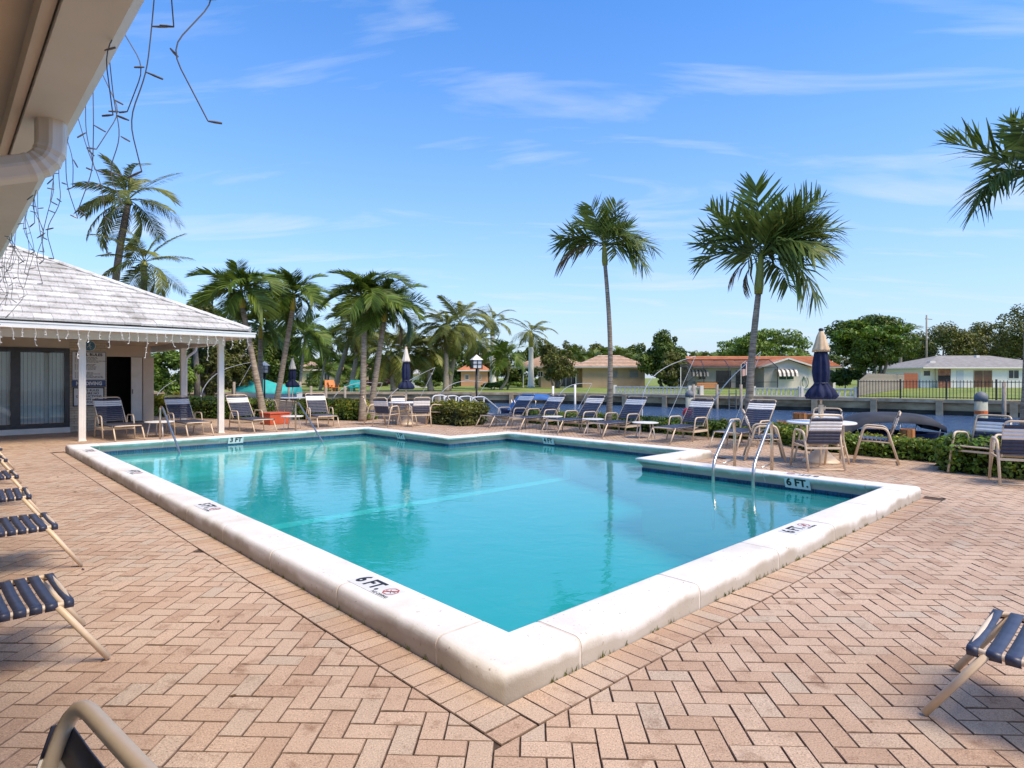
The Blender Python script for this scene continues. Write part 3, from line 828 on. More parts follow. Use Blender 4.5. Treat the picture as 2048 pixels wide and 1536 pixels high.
lab = ['strap lounger at the shrub end of the canal row, first in line', 'strap lounger second from the shrub end of the canal row',
       'strap lounger third in the canal row, left of the tall grey palm trunk', 'strap lounger fourth in the canal row, right of the tall grey palm trunk',
       'strap lounger fifth in the canal row, beside the red and white buoy', 'strap lounger at the parasol table end of the canal row']
for u, s in zip(row, lab): lounger(W(u, 10.22), ANG + R(random.uniform(-2, 2)), s, G2)
G3 = 'loungers under the clubhouse eave'
labL = ['strap lounger foot closest to the lone dining chair under the eave', 'second strap lounger from the lone dining chair under the eave', 'third strap lounger from the lone dining chair under the eave',
        'fourth strap lounger from the lone dining chair under the eave', 'fifth strap lounger from the lone dining chair under the eave', 'strap lounger closest to the porch under the eave']
for (u, v), s in zip(((2.08, -1.40), (4.12, -1.22), (5.75, -1.22), (7.38, -1.20), (9.3, -1.18), (11.05, -1.12)), labL): lounger(W(u, v), ANG + R(180 + random.uniform(-2, 2)), s, G3)
lounger(W(-1.50, 1.60), AU + R(180), 'strap lounger standing alone with its foot towards the front coping', 'loungers facing the front coping')

# side tables
def make_side_table():
    t = empty('side_table')
    MB().lathe([(0.235, 0.368), (0.25, 0.374), (0.25, 0.388), (0.235, 0.394)], 24).build('table_top', M_TABLE, t, smooth=False)
    for k in range(4):
        a = R(45 + 90 * k)
        MB().tube([(0.16 * math.cos(a), 0.16 * math.sin(a), 0.37), (0.21 * math.cos(a), 0.21 * math.sin(a), 0.0)], 0.011, 8).build('leg', M_WHITE, t, smooth=True)
    return t
ST = make_side_table(); SUSED = [False]
def side_table(loc, label, sc=1.0):
    o = ST if not SUSED[0] else copy_tree(ST); SUSED[0] = True
    o.location = loc; o.scale = (sc, sc, 1); tag(o, label, 'side table', 'small round side tables between loungers'); return o
side_table(W(15.35, 2.24), 'white round side table between the two loungers under the porch', 1.35)
side_table(W(15.2, 5.62), 'white round side table in front of the red box', 1.25)
side_table(W(9.95, 11.0), 'white side table between second and third lounger of the canal row', 1.2)
side_table(W(8.46, 11.0), 'white side table between third and fourth lounger of the canal row', 1.2)
side_table(W(6.76, 10.95), 'white side table between fourth and fifth lounger of the canal row', 1.3)

# dining chair: faces +x, back at -x
DS_N = strap_mesh('strap', 0.056, 0.245, M_NAVY, wrap=0.014); DS_W = strap_mesh('strap', 0.056, 0.245, M_WHITESTRAP, wrap=0.014)
def make_chair():
    t = empty('dining_chair'); hw = 0.245
    bx0, bz0, bx1, bz1 = -0.20, 0.42, -0.36, 0.90
    MB().tube(fillet([(bx0 + 0.02, -hw, bz0 - 0.04), (bx1, -hw, bz1), (bx1, hw, bz1), (bx0 + 0.02, hw, bz0 - 0.04)], 0.085), 0.0145, 10).build('back_frame', M_BEIGE, t, smooth=True)
    MB().tube(fillet([(bx0 - 0.02, -hw, 0.405), (0.25, -hw, 0.43), (0.25, hw, 0.43), (bx0 - 0.02, hw, 0.405)], 0.06), 0.013, 8).build('seat_frame', M_BEIGE, t, smooth=True)
    for s in (-1, 1):
        y = s * (hw + 0.04)
        MB().tube(fillet([(0.34, y, 0.012), (0.18, y, 0.64), (-0.16, y, 0.62), (-0.34, y, 0.012)], 0.08), 0.0185, 8).build('arm', M_BEIGE, t, smooth=True)
        MB().tube([(0.225, y, 0.40), (-0.225, y, 0.38)], 0.012, 6).build('side_rail', M_BEIGE, t, smooth=True)
    MB().tube([(-0.335, -hw - 0.04, 0.03), (-0.335, hw + 0.04, 0.03)], 0.012, 8).build('rear_crossbar', M_BEIGE, t, smooth=True)
    MB().bar((-0.235, -hw - 0.04, 0.36), (-0.235, hw + 0.04, 0.36), 0.02, 0.035).build('seat_crossbar', M_BEIGE, t)
    MB().bar((0.245, -hw - 0.04, 0.36), (0.245, hw + 0.04, 0.36), 0.02, 0.03).build('seat_crossbar', M_BEIGE, t)
    d = Vector((bx1 - bx0, 0, bz1 - bz0)); L = d.length; a = math.atan2(d.z, d.x)
    for i in range(8):
        p = Vector((bx0, 0, bz0)) + d * ((0.045 + i * 0.0545) / L)
        inst('strap', DS_W if 4 <= i <= 6 else DS_N, t, p, (0, -a, 0))
    for i in range(7):
        x = -0.165 + i * 0.063
        inst('strap', DS_N, t, (x, 0, 0.408 + (x + 0.2) * 0.055))
    return t
CH = make_chair(); CUSED = [False]
def chair(p, face, label, group):
    """p: plan position, face: direction it faces (degrees, world)"""
    o = CH if not CUSED[0] else copy_tree(CH); CUSED[0] = True
    o.location = (p[0], p[1], 0.001); o.rotation_euler = (0, 0, R(face)); tag(o, label, 'chair', group); return o
def make_table(name, loc, label, r=0.56):
    t = empty(name, loc, 0.3, label, 'table', 'white round dining tables')
    MB().lathe([(r - 0.02, 0.69), (r, 0.697), (r, 0.715), (r - 0.012, 0.724), (0.026, 0.724)], 32).build('table_top', M_TABLE, t, smooth=False)
    for k in range(4):
        a = R(45 + 90 * k)
        MB().tube(fillet([(0.30 * math.cos(a), 0.30 * math.sin(a), 0.692), (0.36 * math.cos(a), 0.36 * math.sin(a), 0.35), (0.44 * math.cos(a), 0.44 * math.sin(a), 0.0)], 0.2), 0.017, 8).build('leg', M_BEIGE, t, smooth=True)
    pts = arc((0, 0, 0.3), 0.35, 0, 360, 28, 'xy')
    MB().tube(pts, 0.010, 6, caps=False).build('leg_ring', M_BEIGE, t, smooth=True)
    return t
def umbrella(loc, label, z_vent0, top, tan, lean=0.0, crank=True):
    """closed market parasol: pole, furled canopy with tie, pale vent cap, weighted base"""
    t = empty('closed_parasol', loc, 0.0, label, 'parasol', 'closed navy parasols')
    MB().tube([(0, 0, 0.04), (0, 0, top - 0.02)], 0.019, 10).build('pole', M_BEIGE, t, smooth=True)
    ph = random.random() * 6
    def folds(a, i): return 1 + 0.17 * math.sin(8 * a + ph + 0.12 * i) + 0.07 * math.sin(3 * a + 0.7 * i) + 0.05 * math.sin(13 * a + 1.1 * i)
    zb = 1.12; zt = z_vent0 + 0.02; zk = zb + 0.28
    prof = [(0.09, zb + 0.03), (0.20, zb), (0.235, zb + 0.06), (0.19, zb + 0.16), (0.115, zk - 0.03), (0.10, zk), (0.112, zk + 0.05), (0.125, zk + 0.18), (0.122, (zk + zt) / 2 + 0.05), (0.10, zt - 0.1), (0.085, zt)]
    cn = MB().lathe(prof, 48, mod=folds).build('canopy', M_NAVYCLOTH, t, smooth=True)
    MB().lathe([(0.112, zk - 0.014), (0.118, zk), (0.112, zk + 0.014)], 24).build('tie', M_NAVY, cn, smooth=True)
    def f2(a, i): return 1 + (0.10 if i < 3 else 0.04) * math.sin(8 * a + ph)
    MB().lathe([(0.09, z_vent0 + 0.03), (0.135, z_vent0 - 0.03), (0.128, z_vent0 + 0.02), (0.10, z_vent0 + 0.13), (0.07, z_vent0 + 0.25), (0.045, top - 0.08), (0.03, top - 0.05)], 40, mod=f2).build('vent_cap', tan, t, smooth=True)
    MB().lathe([(0.02, top - 0.06), (0.038, top - 0.045), (0.04, top - 0.015), (0.022, top)], 14).build('finial', M_BEIGE if tan is M_CREAMCLOTH else M_BLACK, t, smooth=True)
    MB().lathe([(0.30, 0.0), (0.30, 0.03), (0.26, 0.06), (0.12, 0.20), (0.045, 0.30), (0.035, 0.42)], 24).build('base', M_BEIGE, t, smooth=True)
    if crank:
        MB().bar((0, 0, 0.80), (0, 0, 1.02), 0.07, 0.06).build('crank_box', M_BEIGE, t)
        MB().tube([(0.03, -0.03, 0.93), (0.03, -0.075, 0.93), (0.03, -0.08, 1.0)], 0.008, 6).build('crank_handle', M_BEIGE, t, smooth=True)
    return t
# table set by the canal, right
T2p = px(1642, 925)
make_table('dining_table', T2p, 'white round table under the tan topped parasol')
umbrella(T2p, 'closed navy parasol with tan cap beside the canal row of loungers', 1.98, 2.37, M_TANCLOTH)
GC = 'strap dining chairs'
chair((T2p.x - 0.42, T2p.y - 0.70), 88, 'dining chair with its back to the pool ladder at the tan parasol table', GC)
chair((T2p.x + 0.98, T2p.y + 0.02), 150, 'dining chair standing in front of the dark boat canopy', GC)
chair((T2p.x + 0.48, T2p.y + 0.80), 236, 'dining chair between the tan parasol table and the leafy hedge', GC)
chair((T2p.x - 0.85, T2p.y + 0.38), -18, 'dining chair overlapping the last lounger of the canal row', GC)
# far right pair
pa = px(1962, 948); chair((pa.x, pa.y), 205, 'dining chair against the dense green hedge', GC)
pb = px(2040, 968); chair((pb.x, pb.y), 62, 'dining chair whose back faces the patio next to the dense green hedge', GC)
# table set at the porch end
T1p = px(812, 849)
make_table('dining_table', T1p, 'white round table under the cream topped parasol')
umbrella(T1p, 'closed navy parasol with cream cap beside the white stair rails', 2.02, 2.48, M_CREAMCLOTH)
chair((T1p.x - 1.02, T1p.y + 0.10), 12, 'dining chair by the golden hedge at the cream parasol table', GC)
chair((T1p.x - 0.35, T1p.y + 0.85), -70, 'dining chair on the canal side of the cream parasol table', GC)
chair((T1p.x - 0.42, T1p.y - 0.95), 65, 'dining chair on the pool side of the cream parasol table, by the leaning palm trunk', GC)
chair((T1p.x + 0.55, T1p.y - 0.80), 112, 'dining chair with its back to the inner corner of the coping', GC)
chair((T1p.x + 0.95, T1p.y + 0.35), 190, 'dining chair next to the white stair rails', GC)
# table set behind the hedge, left
T0p = pd(585, 835, 24.0); T0p.z = 0.0
make_table('dining_table', T0p, 'white round table behind the hedge under the distant parasol')
umbrella(T0p, 'closed navy parasol with pale cap among the leaning palm trunks', 1.84, 2.26, M_CREAMCLOTH, crank=False)
chair((T0p.x - 0.75, T0p.y - 0.55), 40, 'dining chair behind the red box', GC)
chair((T0p.x - 1.05, T0p.y + 0.2), 10, 'dining chair beside the leaning palm trunk', GC)
# lone chair close to the camera, its back towards the pool
chair((-0.865, 0.72), 230, 'dining chair standing alone under the clubhouse eave', GC)
rb = W(17.6, 6.1); t = empty('red_box', rb, ANG + 0.2, 'red orange storage box behind a side table', 'box')
M_RED = mat('red_plastic', (0.50, 0.085, 0.03), (0.58, 0.12, 0.05), rough=0.5, scale=4)
MB().box(-0.36, 0.36, -0.28, 0.28, 0, 0.33).build('body', M_RED, t, bevel=0.02)
MB().box(-0.38, 0.38, -0.30, 0.30, 0.332, 0.38).build('lid', M_RED, t, bevel=0.015)

# ================================================================== VEGETATION
def leaf_mat(name, c1, c2, var=0.45, trans=0.28, hue=0.02, rough=0.5, scale=0.6):
    return mat(name, c1, c2, rough=rough, scale=scale, detail=3, var=var, translucent=trans, hue=hue, spec=0.35)
M_PALM = leaf_mat('palm_leaf', (0.07, 0.125, 0.018), (0.18, 0.25, 0.035), hue=0.015)
M_PALM2 = leaf_mat('windblown_palm_leaf', (0.07, 0.12, 0.022), (0.20, 0.26, 0.06), hue=0.015)
M_COCO = leaf_mat('coconut_leaf', (0.11, 0.135, 0.028), (0.24, 0.25, 0.05), hue=0.015)
M_COCOY = leaf_mat('yellowing_frond', (0.26, 0.20, 0.03), (0.36, 0.26, 0.05), hue=0.02)
M_DEAD = leaf_mat('dry_frond', (0.13, 0.085, 0.04), (0.22, 0.15, 0.07), hue=0.01)
M_HEDGE = leaf_mat('hedge_leaf', (0.075, 0.145, 0.014), (0.19, 0.28, 0.03), var=0.55, hue=0.02, rough=0.35)
M_GOLD = leaf_mat('golden_leaf', (0.20, 0.22, 0.015), (0.40, 0.36, 0.025), var=0.4, hue=0.03)
M_OLIVE = leaf_mat('olive_leaf', (0.085, 0.105, 0.02), (0.20, 0.20, 0.045), var=0.5, hue=0.02)
M_DARKLEAF = leaf_mat('dark_leaf', (0.055, 0.10, 0.014), (0.15, 0.205, 0.03), var=0.55, hue=0.02)
M_BRIGHT = leaf_mat('bright_leaf', (0.09, 0.17, 0.018), (0.20, 0.29, 0.04), var=0.45, hue=0.02)
M_PURPLE = leaf_mat('purple_leaf', (0.05, 0.02, 0.025), (0.10, 0.04, 0.04), var=0.4, hue=0.01)
M_BARK = mat('grey_bark', (0.13, 0.105, 0.08), (0.28, 0.24, 0.19), rough=0.9, scale=5, bump=0.4, stretch=(3, 3, 1))
M_PALMBARK = mat('ringed_palm_bark', (0.17, 0.125, 0.085), (0.46, 0.38, 0.28), rough=0.9, scale=4.0, detail=6, bump=0.4, stretch=(1.2, 1.2, 9))
M_PALMBARKD = mat('dark_ringed_palm_bark', (0.05, 0.04, 0.03), (0.17, 0.14, 0.11), rough=0.9, scale=4.0, detail=6, bump=0.5, stretch=(1.2, 1.2, 9))
M_SHAFT = mat('green_crownshaft', (0.16, 0.19, 0.03), (0.34, 0.32, 0.05), rough=0.45, scale=2.5, stretch=(4, 4, 0.6))
M_SHAFTY = mat('yellow_crownshaft', (0.32, 0.29, 0.03), (0.46, 0.37, 0.05), rough=0.45, scale=2.5, stretch=(4, 4, 0.6))
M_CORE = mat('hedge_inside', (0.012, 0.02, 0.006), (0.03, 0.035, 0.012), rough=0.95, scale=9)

def frond_mesh(name, m, L=1.5, droop=1.2, n=34, ll=0.55, lw=0.035, fwd=0.55, hang=0.5, vee=0.35, ragged=0.1, start=0.14, seed=0, plume=0.0):
    rg = np.random.default_rng(seed)
    # rachis in the x-z plane
    N = 14; ts = np.linspace(0, 1, N); ang = -droop * ts ** 1.35
    P = np.zeros((N, 3)); 
    for i in range(1, N):
        a = (ang[i] + ang[i - 1]) / 2; P[i] = P[i - 1] + np.array([math.cos(a), 0, math.sin(a)]) * L / (N - 1)
    V, F, var = [], [], []
    for i in range(N):
        r = 0.016 * (L / 1.5) ** 0.7 * (1 - 0.85 * ts[i]); u = np.array([-math.sin(ang[i]), 0, math.cos(ang[i])])
        V += [P[i] + np.array([0, r, 0]), P[i] + u * r, P[i] - np.array([0, r, 0]), P[i] - u * r]
    for i in range(N - 1):
        for k in range(4): F.append((i * 4 + k, i * 4 + (k + 1) % 4, (i + 1) * 4 + (k + 1) % 4, (i + 1) * 4 + k)); var.append(0.35)
    for k in range(n):
        t = start + (1 - start) * (k + 0.5) / n
        fi = t * (N - 1); i0 = min(int(fi), N - 2); f = fi - i0
        p = P[i0] * (1 - f) + P[i0 + 1] * f; a = ang[i0] * (1 - f) + ang[i0 + 1] * f
        T = np.array([math.cos(a), 0, math.sin(a)]); U = np.array([-math.sin(a), 0, math.cos(a)])
        env = math.sin(math.pi * (0.12 + 0.80 * t)) ** 0.6
        for s in (-1, 1):
            if rg.random() < ragged: continue
            l = ll * env * rg.uniform(0.82, 1.1); w = lw * (0.6 + 0.4 * env)
            fw = fwd * rg.uniform(0.8, 1.2) + 0.7 * max(0, t - 0.75) * 4 * 0.5
            d = np.array([0, s, 0]) * 1.0 + T * fw + U * (vee * rg.uniform(0.4, 1.4) + plume * rg.uniform(-1, 1))
            d /= np.linalg.norm(d)
            g = np.array([0, 0, -1.0]) * hang * rg.uniform(0.6, 1.35)
            m1 = p + d * l * 0.5 + g * l * 0.16; m2 = p + d * l * 0.92 + g * l * 0.55
            d1 = m1 - p; wv = np.cross(d1, U * 0.8 + T * 0.6 * s); wv /= (np.linalg.norm(wv) + 1e-6)
            b = len(V); v = rg.random() * 0.95 + 0.02
            V += [p - wv * w * 0.25, p + wv * w * 0.25, m1 + wv * w * 0.5, m1 - wv * w * 0.5, m2 + wv * w * 0.06, m2 - wv * w * 0.06]
            F += [(b, b + 1, b + 2, b + 3), (b + 3, b + 2, b + 4, b + 5)]; var += [v, v]
    return np_mesh(name, np.array(V), np.array(F), m, var)
FR_AD = [frond_mesh('frond', M_PALM, L=1.55, droop=d, n=54, ll=0.66, lw=0.048, fwd=0.7, hang=h, vee=0.5, ragged=0.04, seed=i) for i, (d, h) in enumerate(((1.5, 0.6), (2.0, 0.75), (2.5, 0.8), (1.1, 0.45)))]
FR_WIND = [frond_mesh('frond', M_PALM2, L=1.6, droop=d, n=40, ll=0.86, lw=0.060, fwd=0.95, hang=h, vee=v, ragged=0.18, start=0.2, seed=20 + i, plume=1.0) for i, (d, h, v) in enumerate(((0.5, 0.15, 0.3), (0.9, 0.35, 0.2), (1.5, 0.8, 0.1), (0.3, 0.1, 0.45)))]
FR_CO = [frond_mesh('frond', M_COCO, L=3.3, droop=d, n=52, ll=0.85, lw=0.055, fwd=0.6, hang=h, vee=0.15, ragged=0.05, start=0.2, seed=40 + i) for i, (d, h) in enumerate(((0.9, 0.7), (1.4, 0.9), (1.9, 1.0), (0.5, 0.5)))]
FR_COY = [frond_mesh('frond', M_COCOY, L=3.0, droop=2.2, n=44, ll=0.8, lw=0.055, fwd=0.5, hang=1.0, vee=0.05, ragged=0.1, start=0.2, seed=50)]
FR_DEAD = [frond_mesh('frond', M_DEAD, L=1.3, droop=1.2, n=18, ll=0.55, lw=0.06, fwd=0.9, hang=1.2, vee=0.0, ragged=0.35, start=0.3, seed=55)]

def palm(base, top, label, fronds, nf=15, r0=0.13, r1=0.09, shaft=0.7, rs=0.09, sc=1.0, bark=None, shaftm=None, elev=(-25, 80), lean=(0, 0), group='palm trees', seed=0, extra=(), bend=0.0, name='palm_tree', alpha=1.0):
    """base/top: world points of trunk foot and of the trunk's upper end (below the crownshaft)"""
    rg = random.Random(seed); base = Vector(base); top = Vector(top)
    t = empty(name, base, 0, label, 'palm tree', group)
    ax = top - base; side = Vector((ax.z, 0, -ax.x)).normalized()
    N = 16; pts = []; rad = []
    for i in range(N + 1):
        q = i / N; p = ax * q + side * bend * math.sin(math.pi * q)
        pts.append(p); rad.append((r0 + (r1 - r0) * q + (r0 * 0.35 * (1 - q) ** 8)) * (1 + rg.uniform(-0.03, 0.03)))
    MB().tube(pts, rad, 12).build('trunk', bark or M_PALMBARK, t, smooth=True)
    d = (pts[-1] - pts[-2]).normalized(); d = (d + Vector((0, 0, 0.8))).normalized()
    tip = pts[-1] + d * shaft
    if shaft > 0.05:
        MB().tube([pts[-1] - d * 0.04, pts[-1] + d * shaft * 0.15, pts[-1] + d * shaft * 0.6, tip], [rs * 1.05, rs * 1.25, rs * 1.0, rs * 0.5], 12).build('crownshaft', shaftm or M_SHAFT, t, smooth=True)
    for i in range(nf):
        f = (i + 0.5) / nf
        e = elev[0] + (elev[1] - elev[0]) * f + rg.uniform(-9, 9)
        az = i * 137.5 + rg.uniform(-18, 18)
        D = Vector((math.cos(R(az)) * math.cos(R(e)), math.sin(R(az)) * math.cos(R(e)), math.sin(R(e)))) + Vector((lean[0], lean[1], 0))
        az = math.atan2(D.y, D.x); e2 = math.atan2(D.z, math.hypot(D.x, D.y))
        me = fronds[min(len(fronds) - 1, int(rg.random() * len(fronds)))]
        k = sc * rg.uniform(0.85, 1.12) * (0.8 if e > 65 else 1)
        inst('frond', me, t, tip - d * 0.05, (rg.uniform(-0.5, 0.5), -e2, az), (k, k, k))
    for (az, e, me, k) in extra:
        inst('frond', me, t, tip - d * 0.08, (0, -R(e), R(az)), (k, k, k))
    return t

# the two wind-blown palms on the canal side and the one at the right edge
b = pd(1217, 0, 17.9); palm((b.x, b.y, -0.04), pd(1210, 528, 17.9), 'tall slim windblown palm with the thin grey trunk behind the loungers', FR_WIND, nf=16, r0=0.085, r1=0.055, shaft=0.62, rs=0.072, sc=0.80,
     bark=M_PALMBARK, elev=(5, 82), lean=(0.12, 0.0), seed=3, bend=0.10, extra=[(180, 6, FR_DEAD[0], 1.2), (165, 38, FR_WIND[2], 0.9), (12, 22, FR_WIND[1], 1.0), (-20, 6, FR_WIND[2], 0.9)], group='windblown palms on the canal bank')
b = pd(1496, 0, 15.3); palm((b.x, b.y, -0.04), pd(1517, 585, 15.3), 'full windblown palm leaning right beside the last canal lounger', FR_WIND, nf=22, r0=0.105, r1=0.07, shaft=0.95, rs=0.09, sc=1.05,
     bark=M_PALMBARK, elev=(22, 84), lean=(0.34, 0.0), seed=8, bend=-0.05, extra=[(168, 20, FR_WIND[1], 0.95), (160, 42, FR_WIND[0], 1.0), (20, 22, FR_WIND[0], 1.1), (-30, -5, FR_WIND[2], 1.1), (40, 0, FR_WIND[1], 1.0), (170, -10, FR_DEAD[0], 0.8), (0, 35, FR_WIND[0], 1.1), (5, 50, FR_WIND[3], 1.15), (-15, 25, FR_WIND[1], 1.05), (150, -35, FR_DEAD[0], 0.75)], group='windblown palms on the canal bank')
b = pd(2052, 0, 12.6); palm((b.x, b.y, -0.04), pd(2066, 440, 12.6), 'palm with a pale trunk by the orange banded piling', FR_WIND, nf=14, r0=0.11, r1=0.075, shaft=0.95, rs=0.09, sc=1.1,
     elev=(25, 80), lean=(0.25, 0.0), seed=13, extra=[(178, 12, FR_WIND[2], 0.95), (195, 24, FR_WIND[2], 0.85)], group='windblown palms on the canal bank')
# Christmas palms by the golden hedge
GP = 'short palms with yellow crownshafts by the hedge'
def adon(bx, by, Y, tx, ty, lab, seed, sc=1.0, nf=19, **k):
    b_ = pd(bx, by, Y); palm((b_.x, Y, -0.04), pd(tx, ty, Y), lab, FR_AD, nf=nf, r0=0.115, r1=0.085, shaft=0.62, rs=0.085, sc=sc, shaftm=M_SHAFTY, elev=(-18, 82), seed=seed, group=GP, **k)
adon(530, 838, 21.5, 485, 614, 'palm whose trunk leans left from the hedge beside the porch', 1)
adon(548, 800, 23.5, 585, 620, 'palm whose trunk leans right towards the sky gap', 2)
adon(521, 800, 25.0, 521, 676, 'shorter palm between the two crossing trunks', 5, sc=0.88, nf=13)
adon(725, 838, 21.0, 729, 622, 'straight palm at the end of the golden hedge', 4)
adon(738, 836, 21.6, 768, 642, 'palm leaning right beside the straight palm, with one dead frond', 6, extra=[(20, -35, FR_DEAD[0], 1.1)])
# coconut palms behind the porch roof
GCO = 'coconut palms'
b_ = pd(232, 640, 33); palm((b_.x, 33, -0.03), pd(256, 408, 33), 'tall coconut palm behind the white roof with curved trunk', FR_CO, nf=21, r0=0.22, r1=0.16, shaft=0.3, rs=0.18, sc=0.86, bark=M_PALMBARKD, elev=(-45, 80), seed=21, bend=-0.45, group=GCO, extra=[(185, -30, FR_CO[1], 0.95), (190, 5, FR_CO[0], 0.8)])
b_ = pd(288, 640, 31); palm((b_.x, 31, -0.03), pd(288, 532, 31), 'shorter coconut palm just above the white roof slope', FR_CO, nf=18, r0=0.18, r1=0.13, shaft=0.25, rs=0.15, sc=0.76, bark=M_PALMBARKD, elev=(-40, 80), seed=22, group=GCO)
# palms across the canal
far = [(700, 770, 54, 722, 668, 0.80, 31, 'coconut palm across the canal behind the straight palm'),
       (668, 775, 56, 706, 652, 0.72, 32, 'slender far coconut palm left of the straight palm'),
       (788, 782, 53, 778, 712, 0.88, 33, 'broad coconut palm across the canal behind the cream parasol'),
       (790, 782, 54, 815, 705, 0.85, 34, 'leaning coconut palm across the canal just right of the cream parasol'),
       (862, 782, 54, 850, 705, 0.85, 35, 'coconut palm on the far lawn left of the lantern'),
       (892, 784, 53, 893, 662, 0.85, 36, 'tall coconut palm with yellow fronds left of the lantern'),
       (896, 784, 56, 920, 650, 0.92, 37, 'tallest far coconut palm beside the lantern'),
       (955, 775, 66, 955, 690, 0.75, 38, 'coconut palm in the shade behind the lantern')]
for bx, by, Y, tx, ty, sc, sd, lab_ in far:
    p = pd(bx, by, Y)
    ex = [(200 + 40 * k, -35, FR_COY[0], 0.8) for k in range(2)] + [(330, -30, FR_COY[0], 0.8)]
    palm((p.x, Y, FZ), pd(tx, ty, Y), lab_, FR_CO, nf=26, r0=0.24, r1=0.17, shaft=0.3, rs=0.2, sc=sc * 1.12, elev=(-55, 80), seed=sd, group='coconut palms on the far lawn', extra=ex)
p = pd(986, 770, 68); palm((p.x, 68, FZ), pd(985, 672, 68), 'royal palm with a smooth pale trunk right of the lantern', FR_CO, nf=15, r0=0.36, r1=0.24, shaft=1.6, rs=0.22, sc=0.82, bark=M_WHITE, elev=(-30, 75), seed=41, group='royal palms on the far lawn')
p = pd(1062, 770, 72); palm((p.x, 72, FZ), pd(1062, 694, 72), 'royal palm with yellow crownshaft over the tan house', FR_CO, nf=15, r0=0.36, r1=0.26, shaft=1.8, rs=0.24, sc=0.92, bark=M_WHITE, shaftm=M_SHAFTY, elev=(-25, 70), seed=42, group='royal palms on the far lawn')
p = pd(1000, 772, 60); palm((p.x, 60, FZ), pd(1012, 722, 60), 'small curved palm with bright fronds right of the lantern', FR_AD, nf=13, r0=0.12, r1=0.09, shaft=0.5, rs=0.09, sc=1.6, seed=43, elev=(-15, 80), bend=0.5, group='small far palms')
p = pd(640, 778, 58); palm((p.x, 58, FZ), pd(655, 690, 58), 'slender palm above the tan far house', FR_AD, nf=13, r0=0.12, r1=0.09, shaft=0.5, rs=0.09, sc=1.7, seed=44, elev=(-20, 80), group='small far palms')
p = pd(598, 778, 50); palm((p.x, 50, FZ), pd(610, 680, 50), 'palm behind the turquoise boat cover', FR_AD, nf=14, r0=0.12, r1=0.09, shaft=0.5, rs=0.1, sc=1.6, seed=45, elev=(-20, 80), group='small far palms')
p = pd(1800, 768, 92); palm((p.x, 92, FZ), pd(1802, 668, 92), 'coconut palm behind the spreading round tree', FR_CO, nf=14, r0=0.25, r1=0.2, shaft=0.3, rs=0.2, sc=1.0, seed=46, elev=(-20, 80), lean=(0.4, 0), group='coconut palms')

def leaf_cloud(name, m, centers, radii, n, size, seed=0, up=0.4, aspect=0.5, shell=0.55):
    """leaf faces spread through clumps. centers: (k,3) radii: (k,3)"""
    rg = np.random.default_rng(seed); C = np.asarray(centers, float); Rr = np.asarray(radii, float)
    wgt = (Rr[:, 0] * Rr[:, 1]); wgt = wgt / wgt.sum()
    idx = rg.choice(len(C), n, p=wgt)
    d = rg.normal(size=(n, 3)); d /= np.linalg.norm(d, axis=1)[:, None]
    r = shell + (1 - shell) * rg.random(n) ** 0.6; r = np.where(rg.random(n) < 0.12, r * 1.18, r)
    P = C[idx] + d * Rr[idx] * r[:, None]
    nrm = d * 0.9 + rg.normal(size=(n, 3)) * 0.55 + np.array([0, 0, up]); nrm /= np.linalg.norm(nrm, axis=1)[:, None]
    a = rg.normal(size=(n, 3)); a -= nrm * (a * nrm).sum(1)[:, None]; a /= np.linalg.norm(a, axis=1)[:, None]
    b = np.cross(nrm, a)
    s = size * rg.uniform(0.6, 1.3, n)[:, None]
    V = np.stack([P - a * s * 0.5, P + b * s * 0.5 * aspect + nrm * s * 0.06, P + a * s * 0.5 - nrm * s * 0.08, P - b * s * 0.5 * aspect + nrm * s * 0.06], 1).reshape(-1, 3)
    F = np.arange(4 * n).reshape(-1, 4)
    return np_mesh(name, V, F, m, rg.random(n) * 0.98 + 0.01)
def tree(base, h, cr, cz, label, m, n=7000, leaf=0.3, clumps=34, seed=0, trunk_r=0.18, nstem=1, flat=1.0, group='trees beyond the canal', name='broadleaf_tree', bark=None, squash=None, cat='tree'):
    """cr: crown radii (x,y,z), cz: crown centre height"""
    rg = random.Random(seed); base = Vector(base); t = empty(name, base, 0, label, cat, group)
    cen, rad = [], []
    for i in range(clumps):
        for _ in range(50):
            p = Vector((rg.uniform(-1, 1), rg.uniform(-1, 1), rg.uniform(-1, 1)))
            if 0.25 < p.length < (1.22 if i % 5 == 0 else 1.0) and (squash is None or p.z > squash): break
        k = rg.uniform(0.13, 0.33) * (0.7 if p.length > 1 else 1)
        cen.append((p.x * cr[0] * 0.86, p.y * cr[1] * 0.86, cz + p.z * cr[2] * 0.86)); rad.append((cr[0] * k, cr[1] * k, cr[2] * k * flat))
    mb = MB()
    for s in range(nstem):
        a0 = rg.uniform(0, 6.28); off = 0.0 if nstem == 1 else cr[0] * 0.12
        foot = Vector((off * math.cos(a0), off * math.sin(a0), -0.05)); fork = Vector((foot.x * 2 + rg.uniform(-0.1, 0.1) * cr[0], foot.y * 2, cz - cr[2] * 0.75))
        fork.z = max(fork.z, 0.5)
        mb.tube([foot, foot.lerp(fork, 0.5) + Vector((rg.uniform(-0.1, 0.1), rg.uniform(-0.1, 0.1), 0)), fork], [trunk_r * 1.25, trunk_r, trunk_r * 0.8], 8)
        for q in rg.sample(cen, min(len(cen), 9)):
            q = Vector(q); mid = fork.lerp(q, 0.5) + Vector((0, 0, cr[2] * 0.10))
            mb.tube([fork, mid, q], [trunk_r * 0.55, trunk_r * 0.32, trunk_r * 0.08], 6)
    mb.build('trunk', bark or M_BARK, t, smooth=True)
    o = bpy.data.objects.new('crown', leaf_cloud('crown', m, cen, rad, n, leaf, seed)); link(o, t)
    return t
def at(x, Y, z=FZ): return Vector(((x - HX) / FPX * Y, Y, z))
